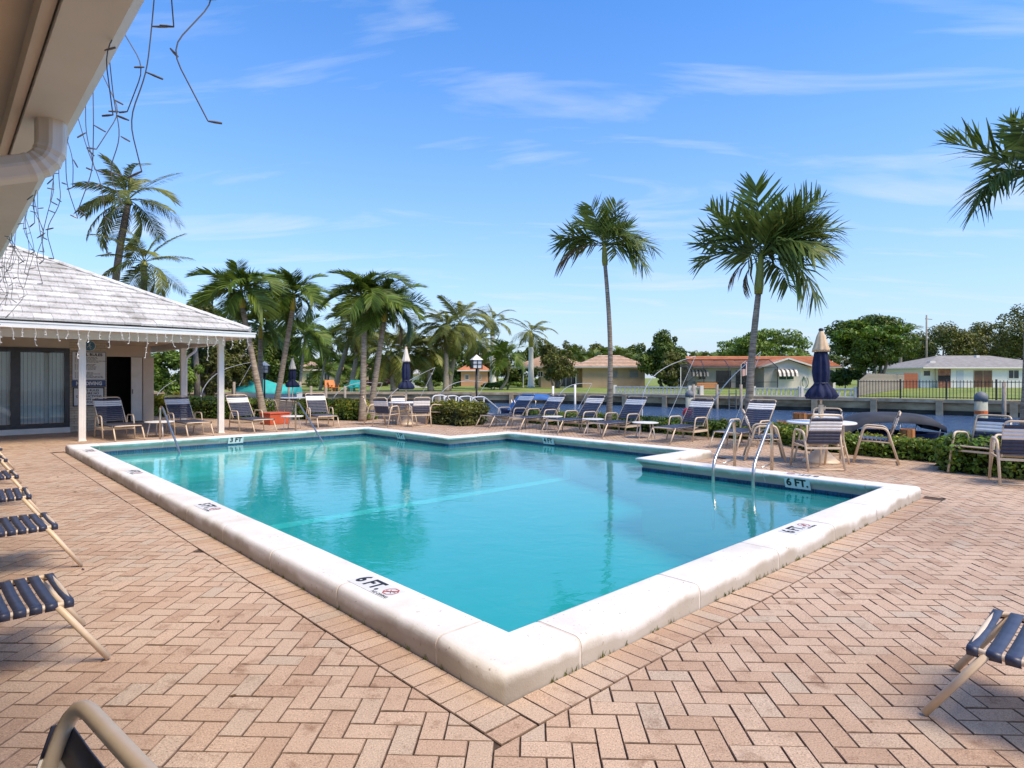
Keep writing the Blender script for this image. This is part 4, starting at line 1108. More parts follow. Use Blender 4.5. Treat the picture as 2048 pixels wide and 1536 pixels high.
def sz(pxs, Y): return pxs / FPX * Y
def tree_px(x, ytop, ybot, wpx, Y, label, m, z=FZ, **k):
    top = EYE - (ytop - HY) / FPX * Y - z; bot = EYE - (ybot - HY) / FPX * Y - z
    rx = sz(wpx / 2, Y); rz_ = (top - bot) / 2
    return tree(at(x, Y, z), top, (rx, rx * 0.8, rz_), (top + bot) / 2, label, m, **k)
# far bank trees, left to right
tree_px(1112, 672, 765, 88, 69, 'feathery many stemmed tree in front of the tan house', M_OLIVE, n=4200, leaf=0.34, clumps=40, seed=1, nstem=4, trunk_r=0.1)
tree_px(1325, 662, 770, 105, 70, 'dense dark green tree between the tan house and the screened porch', M_DARKLEAF, n=11000, leaf=0.36, clumps=46, seed=2)
tree_px(1345, 705, 772, 80, 66, 'arching areca clump beside the screened porch', M_OLIVE, n=6000, leaf=0.34, clumps=26, seed=12)
tree_px(1528, 656, 742, 190, 88, 'wide umbrella shaped tree behind the orange roof', M_BRIGHT, n=12000, leaf=0.42, clumps=60, seed=3, flat=0.8, trunk_r=0.3, squash=-0.55)
tree_px(1745, 630, 738, 180, 60, 'big round tree with forked pale trunks beside the grey fence', M_DARKLEAF, n=15000, leaf=0.34, clumps=64, seed=4, nstem=3, trunk_r=0.16)
tree_px(1752, 634, 700, 165, 59, 'light green top of the round tree by the grey fence', M_HEDGE, n=6000, leaf=0.34, clumps=40, seed=44, trunk_r=0.12)
tree_px(1690, 735, 770, 70, 63, 'low bush under the big round tree', M_DARKLEAF, n=3000, leaf=0.3, clumps=20, seed=5, trunk_r=0.06)
tree_px(1885, 640, 745, 130, 105, 'olive green tree behind the utility pole', M_OLIVE, n=9000, leaf=0.46, clumps=50, seed=6)
tree_px(1975, 645, 740, 130, 110, 'olive green tree behind the ridge of the grey roof', M_OLIVE, n=9000, leaf=0.46, clumps=50, seed=7)
tree_px(2045, 610, 740, 120, 100, 'tall thin leaved tree behind the grey roofed house', M_OLIVE, n=8000, leaf=0.42, clumps=60, seed=8)
tree_px(1835, 660, 760, 90, 120, 'dark tree filling the gap left of the utility pole', M_DARKLEAF, n=7000, leaf=0.5, clumps=40, seed=9)
# leafy backdrop behind the far houses, tree by tree
bx = [(430, 690, 80, 'dark'), (500, 680, 85, 'olive'), (560, 688, 90, 'dark'), (620, 706, 92, 'bright'), (665, 722, 95, 'dark'), (740, 690, 90, 'dark'), (800, 696, 88, 'olive'),
      (860, 688, 92, 'dark'), (920, 694, 88, 'dark'), (975, 690, 90, 'olive'), (1035, 690, 94, 'dark'), (1090, 682, 95, 'dark'), (1145, 690, 92, 'gold'), (1200, 684, 95, 'olive'),
      (1250, 690, 92, 'dark'), (1390, 700, 96, 'olive'), (1435, 702, 100, 'gold'), (1480, 706, 102, 'dark'), (1610, 698, 100, 'olive'), (1660, 702, 100, 'dark'), (1700, 700, 104, 'olive'), (1790, 690, 110, 'dark')]
for i, (x, yt, Y, k) in enumerate(bx):
    m = {'dark': M_DARKLEAF, 'olive': M_OLIVE, 'bright': M_BRIGHT, 'gold': M_OLIVE}[k]
    lab_ = {'dark': 'dark green tree in the leafy belt behind the far houses', 'olive': 'olive green tree in the leafy belt behind the far houses', 'bright': 'bright green tree in the leafy belt above the tan house', 'gold': 'olive green tree in the leafy belt behind the far houses'}[k]
    tree_px(x, yt, 776, 92, Y, lab_, m, n=4500, leaf=0.5, clumps=30, seed=60 + i, group='leafy belt behind the far houses', trunk_r=0.15)
# feathery palms in the belt behind the tan house
for i, (x, yt, Y) in enumerate([(1150, 700, 84), (1190, 706, 85), (1235, 704, 84), (1275, 708, 85), (1395, 712, 84), (1118, 704, 86), (690, 712, 84), (715, 716, 84), (645, 726, 80)]):
    p = at(x, Y); palm(p, (p.x, Y, EYE - (yt + 22 - HY) / FPX * Y), 'feathery areca palm in the belt behind the far roofs', FR_AD, nf=13, r0=0.12, r1=0.1, shaft=0.3, rs=0.1, sc=2.0, elev=(0, 80), seed=90 + i, group='areca palms behind the far roofs')
# the near left: trees beyond the porch
tree_px(395, 585, 700, 110, 40, 'bare topped olive tree above the end of the white roof', M_OLIVE, z=-0.03, n=5000, leaf=0.26, clumps=40, seed=30, group='trees behind the porch')
tree_px(345, 690, 800, 120, 38, 'bright leafy tree seen through the porch', M_BRIGHT, z=-0.03, n=7000, leaf=0.24, clumps=40, seed=31, group='trees behind the porch')
tree_px(410, 672, 790, 90, 42, 'olive leafy tree between the porch posts', M_OLIVE, z=-0.03, n=7000, leaf=0.26, clumps=40, seed=32, group='trees behind the porch')
tree_px(470, 660, 780, 100, 46, 'grey green tree beyond the corner porch post', M_OLIVE, z=-0.03, n=7000, leaf=0.28, clumps=40, seed=33, group='trees behind the porch')
tree_px(560, 650, 770, 90, 60, 'dense tree behind the crossing palm trunks', M_DARKLEAF, n=7000, leaf=0.34, clumps=40, seed=34, group='trees behind the porch')
tree_px(520, 655, 775, 90, 62, 'bronze tinted tree behind the crossing palm trunks', M_OLIVE, n=7000, leaf=0.34, clumps=40, seed=35, group='trees behind the porch')

# hedges -----------------------------------------------------------
def hedge(path, w, h, label, m, n, leaf, seed=0, z=-0.03, gold=None, name='hedge'):
    """path: list of world plan points (centre line)"""
    rg = np.random.default_rng(seed); P = [Vector((p[0], p[1])) for p in path]; b0 = Vector((P[0].x, P[0].y, z))
    t = empty(name, b0, 0, label, 'hedge', 'clipped hedges round the patio')
    cen, rad = [], []; mb = MB()
    for i in range(len(P) - 1):
        d = P[i + 1] - P[i]; L = d.length; tt = d / L; nn = Vector((-tt.y, tt.x)); k = max(1, int(L / (w * 0.42)))
        for j in range(k + 1):
            for s in (-0.32, 0.0, 0.32):
                for hz in (0.30, 0.72):
                    q = P[i] + tt * (L * j / k) + nn * s * w + Vector(rg.normal(size=2) * 0.03 * w)
                    cen.append((q.x - b0.x, q.y - b0.y, h * hz + rg.normal() * 0.03 * h)); rad.append((w * 0.27, w * 0.27, h * 0.31))
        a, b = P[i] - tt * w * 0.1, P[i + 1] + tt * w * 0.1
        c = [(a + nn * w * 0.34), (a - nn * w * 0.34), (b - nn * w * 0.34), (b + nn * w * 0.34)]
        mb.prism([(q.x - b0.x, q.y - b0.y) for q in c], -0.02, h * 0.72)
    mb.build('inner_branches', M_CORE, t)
    o = bpy.data.objects.new('foliage', leaf_cloud('foliage', m, cen, rad, n, leaf, seed, up=0.5, aspect=0.6, shell=0.8)); link(o, t)
    if gold:
        o = bpy.data.objects.new('golden_shoots', leaf_cloud('golden_shoots', M_GOLD, [(c[0], c[1], c[2] + 0.05) for c in cen if c[2] > h * 0.5], [r for c, r in zip(cen, rad) if c[2] > h * 0.5], gold, leaf, seed + 1, up=0.8)); link(o, t)
    return t
wp = lambda u, v: tuple(W(u, v).to_2d())
hedge([wp(12.3, 12.75), wp(3.7, 12.75)], 0.85, 0.42, 'long low clipped hedge behind the canal row of loungers', M_HEDGE, 26000, 0.075, 1, gold=2500)
hedge([wp(3.6, 12.2), wp(2.6, 11.55), wp(0.75, 11.35)], 0.8, 0.38, 'clipped hedge behind the tan parasol table', M_HEDGE, 14000, 0.075, 2, gold=900)
hedge([wp(0.25, 10.25), wp(-3.2, 10.1)], 0.95, 0.60, 'dense glossy hedge behind the pair of dining chairs', M_HEDGE, 20000, 0.075, 3)
hedge([wp(12.9, 10.4), wp(14.2, 10.3)], 1.1, 0.72, 'yellowing shrub hedge at the foot of the lantern', M_OLIVE, 9000, 0.08, 4, gold=3000)
a, b_ = pd(612, 0, 22.3), pd(735, 0, 21.8); hedge([(a.x, a.y), (b_.x, b_.y)], 1.0, 0.72, 'golden green hedge behind the turned lounger', M_BRIGHT, 13000, 0.09, 5, gold=5500)
a, b_ = pd(315, 0, 24.5), pd(520, 0, 22.0); hedge([(a.x, a.y), (b_.x, b_.y)], 1.0, 0.78, 'green hedge beyond the porch posts', M_HEDGE, 16000, 0.09, 6, gold=1200)
tree(pd(345, 0, 23.2).xy.to_3d(), 0.9, (0.85, 0.6, 0.42), 0.55, 'golden croton bush beside the porch corner', M_GOLD, n=2600, leaf=0.11, clumps=20, seed=71, trunk_r=0.03, nstem=3, group='shrubs', name='croton_bush', cat='bush')
for i, (x, w_, Y, yt, m, lab_) in enumerate([(1010, 80, 62, 762, M_BRIGHT, 'rounded bright bush on the far lawn right of the lantern'), (985, 50, 63, 763, M_HEDGE, 'low green bush on the far lawn under the royal palm'), (760, 70, 80, 752, M_PURPLE, 'purple leaved shrub in front of the tan house'),
       (700, 60, 80, 752, M_DARKLEAF, 'dark shrub in front of the tan house'), (850, 60, 66, 752, M_DARKLEAF, 'dark shrub under the far coconut palms'), (905, 50, 70, 750, M_HEDGE, 'green shrub between the far coconut trunks'), (640, 80, 72, 757, M_DARKLEAF, 'clipped dark shrub row left of the cream parasol')]):
    tree_px(x, yt, 776, w_, Y, lab_, m, n=2200, leaf=0.22, clumps=18, seed=80 + i, trunk_r=0.05, nstem=2, group='shrubs on the far lawn', name='bush', cat='bush')

# ================================================================== PORCH BUILDING (far short side of the pool); local x = V, y = U
porch = empty('porch_building', ORG, ANG, 'low building with a white tiled hip roof and an open porch on fluted posts', 'building')
def _rooft(n, l, p, pos):
    oi = n.new('ShaderNodeObjectInfo'); base = ramp(n, l, oi.outputs['Random'], [(0.0, (0.52, 0.50, 0.46)), (0.5, (0.61, 0.59, 0.55)), (1.0, (0.68, 0.66, 0.62))])
    mil = ramp(n, l, noise(n, l, pos, 1.3, 9, 0.7), [(0.34, (0.60, 0.58, 0.55)), (0.50, (1, 1, 1)), (0.8, (1.08, 1.08, 1.08))])
    sp = ramp(n, l, noise(n, l, pos, 22.0, 4, 0.7), [(0.32, (0.62, 0.60, 0.57)), (0.48, (1, 1, 1)), (0.7, (1.06, 1.06, 1.06))])
    l.new(mixrgb(n, l, 1.0, mixrgb(n, l, 1.0, base, mil, 'MULTIPLY'), sp, 'MULTIPLY'), p.inputs['Base Color']); p.inputs['Roughness'].default_value = 0.85
    bumpn(n, l, p, noise(n, l, pos, 45.0, 3), 0.4, 0.01)
M_ROOFT = pos_mat('white_roof_tile', _rooft)
M_UNDER = mat('grey_roof_underlay', (0.16, 0.16, 0.16), (0.24, 0.24, 0.24), rough=0.9, scale=4)
M_CEIL = mat('porch_ceiling', (0.70, 0.57, 0.43), (0.74, 0.61, 0.47), rough=0.8, scale=3)
M_BRICKW = mat('painted_cream_brick', (0.52, 0.43, 0.31), (0.62, 0.52, 0.40), rough=0.85, scale=7, var=0.12, bump=0.3, bscale=60)
M_JOINT = mat('brick_joint', (0.30, 0.24, 0.17), rough=0.95)
M_STUCCO = mat('cream_stucco', (0.52, 0.44, 0.33), (0.58, 0.50, 0.39), rough=0.9, scale=3, bump=0.3, bscale=60)
M_BRONZE = mat('dark_bronze_aluminium', (0.030, 0.028, 0.030), (0.045, 0.042, 0.045), rough=0.4, scale=8)
M_GUTTER = mat('white_gutter', (0.70, 0.69, 0.66), (0.76, 0.75, 0.72), rough=0.45, scale=4)
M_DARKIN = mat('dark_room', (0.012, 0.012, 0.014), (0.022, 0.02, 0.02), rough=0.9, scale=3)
M_BLIND = mat('pale_blind', (0.76, 0.77, 0.77), (0.82, 0.83, 0.83), rough=0.6, scale=3)
def glass_mat(name, tint=(0.75, 0.82, 0.84), refl=1.0):
    m = bpy.data.materials.new(name); m.use_nodes = True; n, l = m.node_tree.nodes, m.node_tree.links; n.remove(n['Principled BSDF'])
    tr = n.new('ShaderNodeBsdfTransparent'); tr.inputs[0].default_value = (*tint, 1); gl = n.new('ShaderNodeBsdfGlossy'); gl.inputs['Roughness'].default_value = 0.01
    fr = n.new('ShaderNodeFresnel'); fr.inputs['IOR'].default_value = 1.45
    mx = n.new('ShaderNodeMixShader'); l.new(fr.outputs[0], mx.inputs[0]); l.new(tr.outputs[0], mx.inputs[1]); l.new(gl.outputs[0], mx.inputs[2]); l.new(mx.outputs[0], n['Material Output'].inputs['Surface'])
    return m
M_GLASS = glass_mat('tinted_glass', (0.88, 0.92, 0.92)); M_SCREEN = None
EU, EV = 14.58, 4.2; RZ0, PIT = 2.70, 0.49; HALF = 4.75
VL = -9.0
# roof slabs
def rs(u, v): return RZ0 + min(u - EU, EU + 2 * HALF - u, EV - v) * PIT
ridge_u = EU + HALF; apex = (EV - HALF, ridge_u, RZ0 + HALF * PIT)
mb = MB()
mb.face([(VL, EU, RZ0), (EV, EU, RZ0), apex, (VL, ridge_u, apex[2])])
mb.face([(EV, EU, RZ0), (EV, EU + 2 * HALF, RZ0), apex])
mb.face([(EV, EU + 2 * HALF, RZ0), (VL, EU + 2 * HALF, RZ0), (VL, ridge_u, apex[2]), apex])
mb.face([(VL, EU, RZ0), (VL, ridge_u, apex[2]), (VL, EU + 2 * HALF, RZ0)])
roof = mb.build('roof', M_UNDER, porch)
# roof tiles on the pool side, each a thick flat slab with its butt proud of the course below
TWD, TLN = 0.335, 0.365; sl = math.sqrt(1 + PIT * PIT); ncs = int(HALF * sl / TLN)
pa_ = math.atan(PIT)
tile_m = MB().box(-TWD / 2 + 0.003, TWD / 2 - 0.003, 0.0, TLN + 0.02, 0.0, 0.052).mesh('roof_tile', M_ROOFT)
for k in range(ncs + 1):
    s = k * TLN; u = EU + s / sl - 0.03; z = RZ0 + (s / sl) * PIT
    lim = EV - (u - EU) - 0.10
    v = -3.2 + (TWD / 2 if k % 2 else 0)
    while v - TWD / 2 < lim:
        w0, w1 = v - TWD / 2, min(v + TWD / 2, lim)
        if w1 - w0 > 0.06:
            inst('roof_tile', tile_m, roof, ((w0 + w1) / 2, u, z + 0.034 + random.uniform(-0.004, 0.005)), (pa_ - 0.115 + random.uniform(-0.006, 0.006), random.uniform(-0.012, 0.012), 0), ((w1 - w0) / TWD, 1, 1))
        v += TWD
hipd = (Vector(apex) - Vector((EV, EU, RZ0))); hl = hipd.length; hn = 17
hip_m = MB().tube([(0, 0, 0), (hl / hn + 0.06, 0, 0.012)], [0.105, 0.095], 8, flat=0.55).mesh('hip_tile', M_ROOFT, False)
for k in range(hn):
    p = Vector((EV, EU, RZ0)) + hipd * (k / hn)
    inst('hip_tile', hip_m, roof, p + Vector((0, 0, 0.075)), (0, -math.atan2(hipd.z, math.hypot(hipd.x, hipd.y)), math.atan2(hipd.y, hipd.x)))
# gutter and grey drip strip
g = MB(); g.box(VL, EV + 0.10, EU - 0.12, EU - 0.005, 2.56, 2.665); g.box(VL, EV + 0.12, EU - 0.135, EU - 0.115, 2.655, 2.685); g.box(EV + 0.0, EV + 0.11, EU - 0.005, EU + 2 * HALF, 2.56, 2.665)
g.build('gutter', M_GUTTER, porch)
MB().box(VL, EV, EU - 0.004, EU + 0.10, 2.60, 2.70).build('drip_strip', M_UNDER, porch)
MB().box(VL, EV - 0.02, EU + 0.10, EU + 2 * HALF - 0.1, 2.575, 2.60).build('porch_ceiling', M_CEIL, porch)
# beams
MB().box(VL, 3.83, 15.35, 15.52, 2.40, 2.574).build('beam', M_GUTTER, porch); MB().box(3.66, 3.83, 15.522, 23.0, 2.40, 2.574).build('beam', M_GUTTER, porch)
# fluted posts
def post(v, u, w=0.135):
    mb = MB(); h = 2.40
    prof = []
    n = 9
    for side in range(4):
        for k in range(n):
            q = -w / 2 + w * k / n; dd = 0.006 if k % 2 else 0.0
            a = [(q, -w / 2 + dd), (w / 2 - dd, q), (-q, w / 2 - dd), (-w / 2 + dd, -q)][side]; prof.append(a)
    mb.prism(prof, 0.0, h)
    p = mb.build('post', M_WHITE, porch, loc=(v, u, 0))
    MB().box(-w / 2 - 0.02, w / 2 + 0.02, -w / 2 - 0.02, w / 2 + 0.02, h - 0.05, h - 0.001).build('post_cap', M_WHITE, p)
    MB().box(-w / 2 - 0.012, w / 2 + 0.012, -w / 2 - 0.012, w / 2 + 0.012, 0, 0.03).build('post_base', M_WHITE, p)
post(0.63, 15.44); post(3.74, 15.44); post(3.74, 18.9, 0.15)
MB().tube(fillet([(4.24, 19.35, 2.56), (4.24, 19.35, 2.36), (3.92, 19.25, 2.12), (3.90, 19.2, 0.05)], 0.12), 0.04, 10).build('downspout', M_GUTTER, porch, smooth=True)
# enclosed part: front wall at U = 18.55
WU = 18.55
mb = MB(); mb.box(VL, -2.9, WU, WU + 0.15, 0, 2.575); mb.box(-2.9, 0.80, WU + 0.002, WU + 0.15, 2.30, 2.575); mb.box(VL, 1.66, WU + 0.148, WU + 0.2, 2.301, 2.574)
mb.build('wall', M_STUCCO, porch)
MB().box(0.80, 1.66, WU + 0.03, WU + 0.2, 0, 2.575).build('brick_backing', M_JOINT, porch)
MB().box(1.50, 1.652, WU + 0.201, 22.0, 0, 2.574).build('return_wall', M_STUCCO, porch)
bm_ = MB().box(-0.098, 0.098, 0, 0.05, 0.0, 0.062).mesh('brick', M_BRICKW)
for j in range(35):
    z = 0.008 + j * 0.0725
    if z > 2.49: break
    off = 0.10 if j % 2 else 0.0
    for v0 in np.arange(0.80 - off, 1.66, 0.205):
        a_, b2 = max(v0, 0.803), min(v0 + 0.197, 1.657)
        if b2 - a_ > 0.03: inst('brick', bm_, porch, ((a_ + b2) / 2, WU, z), (0, 0, 0), ((b2 - a_) / 0.196, 1, 1))
# sliding glass door with vertical blinds
MB().box(-2.9, 0.80, WU - 0.10, WU + 0.15, 0.0, 0.14).build('door_sill', M_WHITE, porch)
sd = MB()
def fr_(x0, x1, z0, z1, y0=-0.035, y1=0.06): sd.box(x0, x1, WU + y0, WU + y1, z0, z1)
fr_(-2.9, 0.795, 2.19, 2.298); fr_(-2.9, 0.795, 0.142, 0.24); fr_(0.69, 0.794, 0.241, 2.189)
for v in (-0.36, -1.62): fr_(v - 0.10, v + 0.10, 0.241, 2.189)
fr_(-2.899, -2.75, 0.241, 2.189)
door = sd.build('sliding_door', M_BRONZE, porch)
for a_, b2 in ((-0.26, 0.69), (-1.52, -0.46), (-2.75, -1.72)):
    MB().box(a_, b2, WU + 0.0, WU + 0.006, 0.24, 2.19).build('pane', M_GLASS, door)
slat = MB().box(-0.042, 0.042, -0.002, 0.002, 0.26, 2.17).mesh('blind_slat', M_BLIND)
for v in np.arange(-2.70, 0.68, 0.088):
    inst('blind_slat', slat, door, (float(v), WU + 0.10, 0), (0, 0, R(14 + random.uniform(-6, 6))))
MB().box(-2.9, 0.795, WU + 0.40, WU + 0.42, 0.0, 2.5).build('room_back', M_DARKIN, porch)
# recessed opening
mb = MB(); mb.box(1.652, 3.55, 22.0, 22.1, 2.20, 2.574); mb.box(3.30, 3.62, 21.9, 22.1, 0, 2.199); mb.build('recess_wall', M_CEIL, porch)
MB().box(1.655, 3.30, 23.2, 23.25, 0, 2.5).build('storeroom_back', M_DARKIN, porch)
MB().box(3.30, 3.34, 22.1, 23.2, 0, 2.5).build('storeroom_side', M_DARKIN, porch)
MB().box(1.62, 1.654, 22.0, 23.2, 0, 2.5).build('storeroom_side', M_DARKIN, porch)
mb = MB(); mb.box(2.95, 3.28, 21.93, 21.97, 0.02, 2.19); dd_ = mb.build('sliding_panel', M_WHITE, porch)
MB().box(2.98, 3.0, 21.915, 21.93, 0.95, 1.10).build('panel_handle', M_BRONZE, dd_)
MB().tube([(2.02, 22.6, 0.0), (1.95, 22.5, 2.15)], 0.03, 8).build('leaning_pole', M_WHITE, porch)
# signs on the brick pier
def sign(name, v0, v1, z0, z1, m, label):
    t = empty(name, W(WU - 0.02, (v0 + v1) / 2, (z0 + z1) / 2), ANG, label, 'sign')
    MB().box(-(v1 - v0) / 2, (v1 - v0) / 2, -0.012, 0.012, -(z1 - z0) / 2, (z1 - z0) / 2).build('panel', m, t)
    return t
M_SIGNW = mat('grey_white_sign', (0.56, 0.56, 0.55), (0.62, 0.62, 0.61), rough=0.5, scale=5)
M_SIGNB = mat('navy_sign', (0.02, 0.045, 0.14), (0.03, 0.06, 0.17), rough=0.5, scale=5)
def put(parent, txt, size, x, z, m, off=0.0, xs=1.0, align='CENTER'):
    o = inst('lettering', text_mesh(txt, size, m, off, align, xs), parent, (x, -0.0145, z), (R(90), 0, 0)); return o
s1 = sign('pool_rules_sign', 0.845, 1.635, 1.425, 2.215, M_SIGNW, 'pale pool rules sign on the brick pier behind the porch post')
M_SIGNEDGE = M_SIGNB
mb = MB()
for (a_, b2, c, d) in ((-0.395, 0.395, 0.383, 0.395), (-0.395, 0.395, -0.395, -0.383), (-0.395, -0.383, -0.383, 0.383), (0.383, 0.395, -0.383, 0.383)): mb.box(a_, b2, -0.016, -0.0125, c, d)
mb.build('border', M_SIGNEDGE, s1)
put(s1, 'POOL RULES', 0.105, 0.0, 0.315, M_BLACKINK, 0.004, 1.05)
mb = MB(); z = 0.235
for k in range(18):
    if k not in (5, 11, 12):
        mb.box(-0.33, -0.30, -0.0138, -0.0125, z, z + 0.012)
        L_ = random.uniform(0.30, 0.60)
        x = -0.27
        while x < -0.27 + L_:
            w_ = random.uniform(0.03, 0.09); mb.box(x, x + w_, -0.0138, -0.0125, z, z + 0.013); x += w_ + 0.014
    z -= 0.033
mb.build('small_print', M_BLACKINK, s1)
s2 = sign('no_diving_sign', 0.845, 1.635, 1.245, 1.415, M_SIGNB, 'navy strip sign reading NO DIVING on the brick pier'); put(s2, 'NO DIVING', 0.135, 0.0, 0.0, M_SIGNW, 0.006, 0.86)
s3 = sign('four_foot_rule_sign', 0.865, 1.60, 0.70, 1.225, M_SIGNW, 'pale sign about keeping four feet clear, lowest on the brick pier')
mb = MB()
for (a_, b2, c, d) in ((-0.367, 0.367, 0.235, 0.262), (-0.367, 0.367, -0.262, -0.235), (-0.367, -0.34, -0.235, 0.235), (0.34, 0.367, -0.235, 0.235)): mb.box(a_, b2, -0.016, -0.0125, c, d)
mb.build('border', M_BLACKINK, s3)
for k, tx in enumerate(('STATE RULES', 'REQUIRE NO', 'OBSTRUCTIONS', 'WITHIN 4 FT.', 'OF POOL.')): put(s3, tx, 0.083, 0.0, 0.175 - k * 0.083, M_BLACKINK, 0.002, 0.98)
dial = empty('round_wall_dial', W(WU - 0.03, 1.24, 2.385), ANG, 'round blue dial on the brick above the pool rules sign', 'dial')
M_DIAL = mat('blue_dial', (0.02, 0.10, 0.16), (0.06, 0.20, 0.28), rough=0.3, scale=9)
o = MB().lathe([(0.145, 0.0), (0.145, 0.02), (0.135, 0.03)], 32).build('face', M_DIAL, dial); o.rotation_euler = (R(90), 0, 0)
o = MB().tube(arc((0, 0, 0.02), 0.142, 0, 360, 32, 'xy'), 0.009, 6, caps=False).build('rim', M_WHITE, dial); o.rotation_euler = (R(90), 0, 0)
mb = MB(); mb.bar((0, -0.034, 0), (0.02, -0.034, 0.09), 0.004, 0.010); mb.bar((0, -0.034, 0), (-0.05, -0.034, -0.04), 0.004, 0.010); mb.bar((-0.03, -0.034, 0.03), (0.05, -0.034, -0.02), 0.004, 0.008); mb.bar((0.0, -0.034, -0.02), (0.04, -0.034, -0.09), 0.004, 0.008)
mb.build('pointer_figure', M_WHITE, dial)

# ================================================================== CLUBHOUSE EAVE (over the camera, runs along U); local x = V, y = U
club = empty('clubhouse', ORG, ANG, 'tan clubhouse eave with a wide gutter and a fluted downspout elbow', 'building')
M_SOFFIT = mat('tan_soffit', (0.70, 0.59, 0.45), (0.75, 0.64, 0.50), rough=0.85, scale=2.5, bump=0.15, bscale=60)
M_CGUT = mat('taupe_gutter', (0.70, 0.63, 0.52), (0.75, 0.68, 0.57), rough=0.5, scale=3)
GV = -1.50; GZ = 2.46; U0, U1 = -5.2, 13.6
MB().box(-3.7, GV - 0.20, U0, U1, GZ + 0.10, GZ + 0.13).build('soffit', M_SOFFIT, club)
MB().box(GV - 0.335, GV - 0.285, U0, U1, GZ + 0.045, GZ + 0.0995).build('soffit_trim', M_CREAM, club)
MB().box(GV - 0.2, GV - 0.17, U0, U1, GZ + 0.02, GZ + 0.24).build('fascia', M_SOFFIT, club)
mb = MB()
gp = [(GV - 0.165, GZ), (GV - 0.035, GZ), (GV, GZ + 0.035), (GV - 0.012, GZ + 0.075), (GV + 0.012, GZ + 0.125), (GV + 0.012, GZ + 0.15), (GV - 0.165, GZ + 0.15)]
b0 = len(mb.v)
for y in (U0, U1): mb.v += [(x, y, z) for x, z in gp]
k = len(gp)
for i in range(k): mb.f.append((i, (i + 1) % k, k + (i + 1) % k, k + i)); mb.var.append(0.0)
mb.f += [tuple(range(k))[::-1], tuple(range(k, 2 * k))]; mb.var += [0.0, 0.0]
mb.build('gutter', M_CGUT, club)
mb = MB(); mb.face([(GV - 0.1, U0, GZ + 0.16), (GV - 0.1, U1, GZ + 0.16), (-4.6, U1, GZ + 1.68), (-4.6, U0, GZ + 1.68)]); mb.face([(-7.6, U0, GZ + 0.2), (-7.6, U1, GZ + 0.2), (-4.6, U1, GZ + 1.68), (-4.6, U0, GZ + 1.68)])
mb.build('roof', M_ROOFT, club)
MB().box(-3.9, -3.65, U0, U1, 0, GZ + 0.099).build('wall', M_STUCCO, club)
wf = MB(); wf.box(-3.66, -3.60, 3.2, 6.2, 0.9, 2.35); wf.build('window_frame', M_BRONZE, club)
# downspout: fluted outlet elbow under the gutter, then a leader back to the wall
def fluted(pts, r, ribs, seg=28):
    """rectangular-ish corrugated pipe"""
    mb = MB(); mb.tube(pts, r, seg)
    k = seg
    # corrugate: push alternate columns outwards
    vs = [Vector(v) for v in mb.v]; n = len(pts)
    for i in range(n):
        c = sum((vs[i * k + q] for q in range(k)), Vector()) / k
        for q in range(k):
            d = vs[i * k + q] - c
            f = 1.0 + (0.07 if q % 4 < 2 else 0.0)
            mb.v[i * k + q] = tuple(c + d * f)
    return mb
DU, DV = 0.80, GV - 0.085
el = fillet([(DV, DU, GZ + 0.01), (DV, DU, GZ - 0.16), (DV - 0.30, DU + 0.02, GZ - 0.27)], 0.14, 9)
elr = [0.047 * (1.0 + (0.06 if i % 2 else -0.03)) if 2 < i < len(el) - 2 else 0.047 for i in range(len(el))]
fluted(el, elr, 7).build('downspout_elbow', M_CGUT, club, smooth=False)
MB().tube([Vector(el[-1]) + Vector((0.03, 0, 0.01)), (-3.6, DU + 0.1, GZ - 0.95)], 0.050, 16).build('downspout_leader', M_CGUT, club, smooth=True)

# ================================================================== ICICLE LIGHT STRINGS
M_WIRE = mat('dark_light_wire', (0.10, 0.10, 0.11), rough=0.6); M_WIREW = mat('white_light_wire', (0.62, 0.60, 0.56), rough=0.6)
M_BULB = mat('small_clear_bulb', (0.14, 0.14, 0.15), rough=0.3); M_BULBW = mat('small_white_bulb', (0.74, 0.73, 0.70), rough=0.3)
def drop(length, rg, r, swing, nseg=4):
    """one hanging wire with bulbs branching off; returns wire and bulb builders (local, hangs to -z)"""
    w, bl = MB(), []; p = Vector((0, 0, 0)); pts = [p.copy()]
    n = max(2, nseg)
    dirx, diry = rg.uniform(-1, 1) * swing, rg.uniform(-1, 1) * swing
    for i in range(n):
        st = length / n
        p = p + Vector((dirx * st, diry * st, -st)); pts.append(p.copy())
        b = p + Vector((rg.choice((-1, 1)) * rg.uniform(0.5, 1) * 0.034, rg.choice((-1, 1)) * rg.uniform(0.2, 1) * 0.034, rg.uniform(-0.03, 0.012)))
        bl.append(MB().tube([p, p.lerp(b, 0.5), b], [r * 1.15, r * 1.9, r * 1.6], 6))
        dirx = -dirx * rg.uniform(0.3, 1.1) + rg.uniform(-1, 1) * swing * 0.8; diry = -diry * rg.uniform(0.3, 1.1) + rg.uniform(-1, 1) * swing * 0.8
    w.tube(fillet(pts, 0.05, 4), r, 5)
    return w, bl
rg = random.Random(5)
il = empty('icicle_lights', W(0, GV + 0.016, GZ + 0.14), ANG, 'unlit icicle lights hanging tangled from the clubhouse gutter', 'string lights')
pts = []; u = -1.6
while u < 7.5:
    pts.append((0.004 + rg.uniform(0, 0.006), u, rg.uniform(-0.03, 0.0))); u += 0.12
MB().tube(pts, 0.0022, 5).build('main_wire', M_WIRE, il)
u = -0.75; k = 0
lens = [0.30, 0.46, 0.26, 0.60, 0.38, 0.22, 0.50]
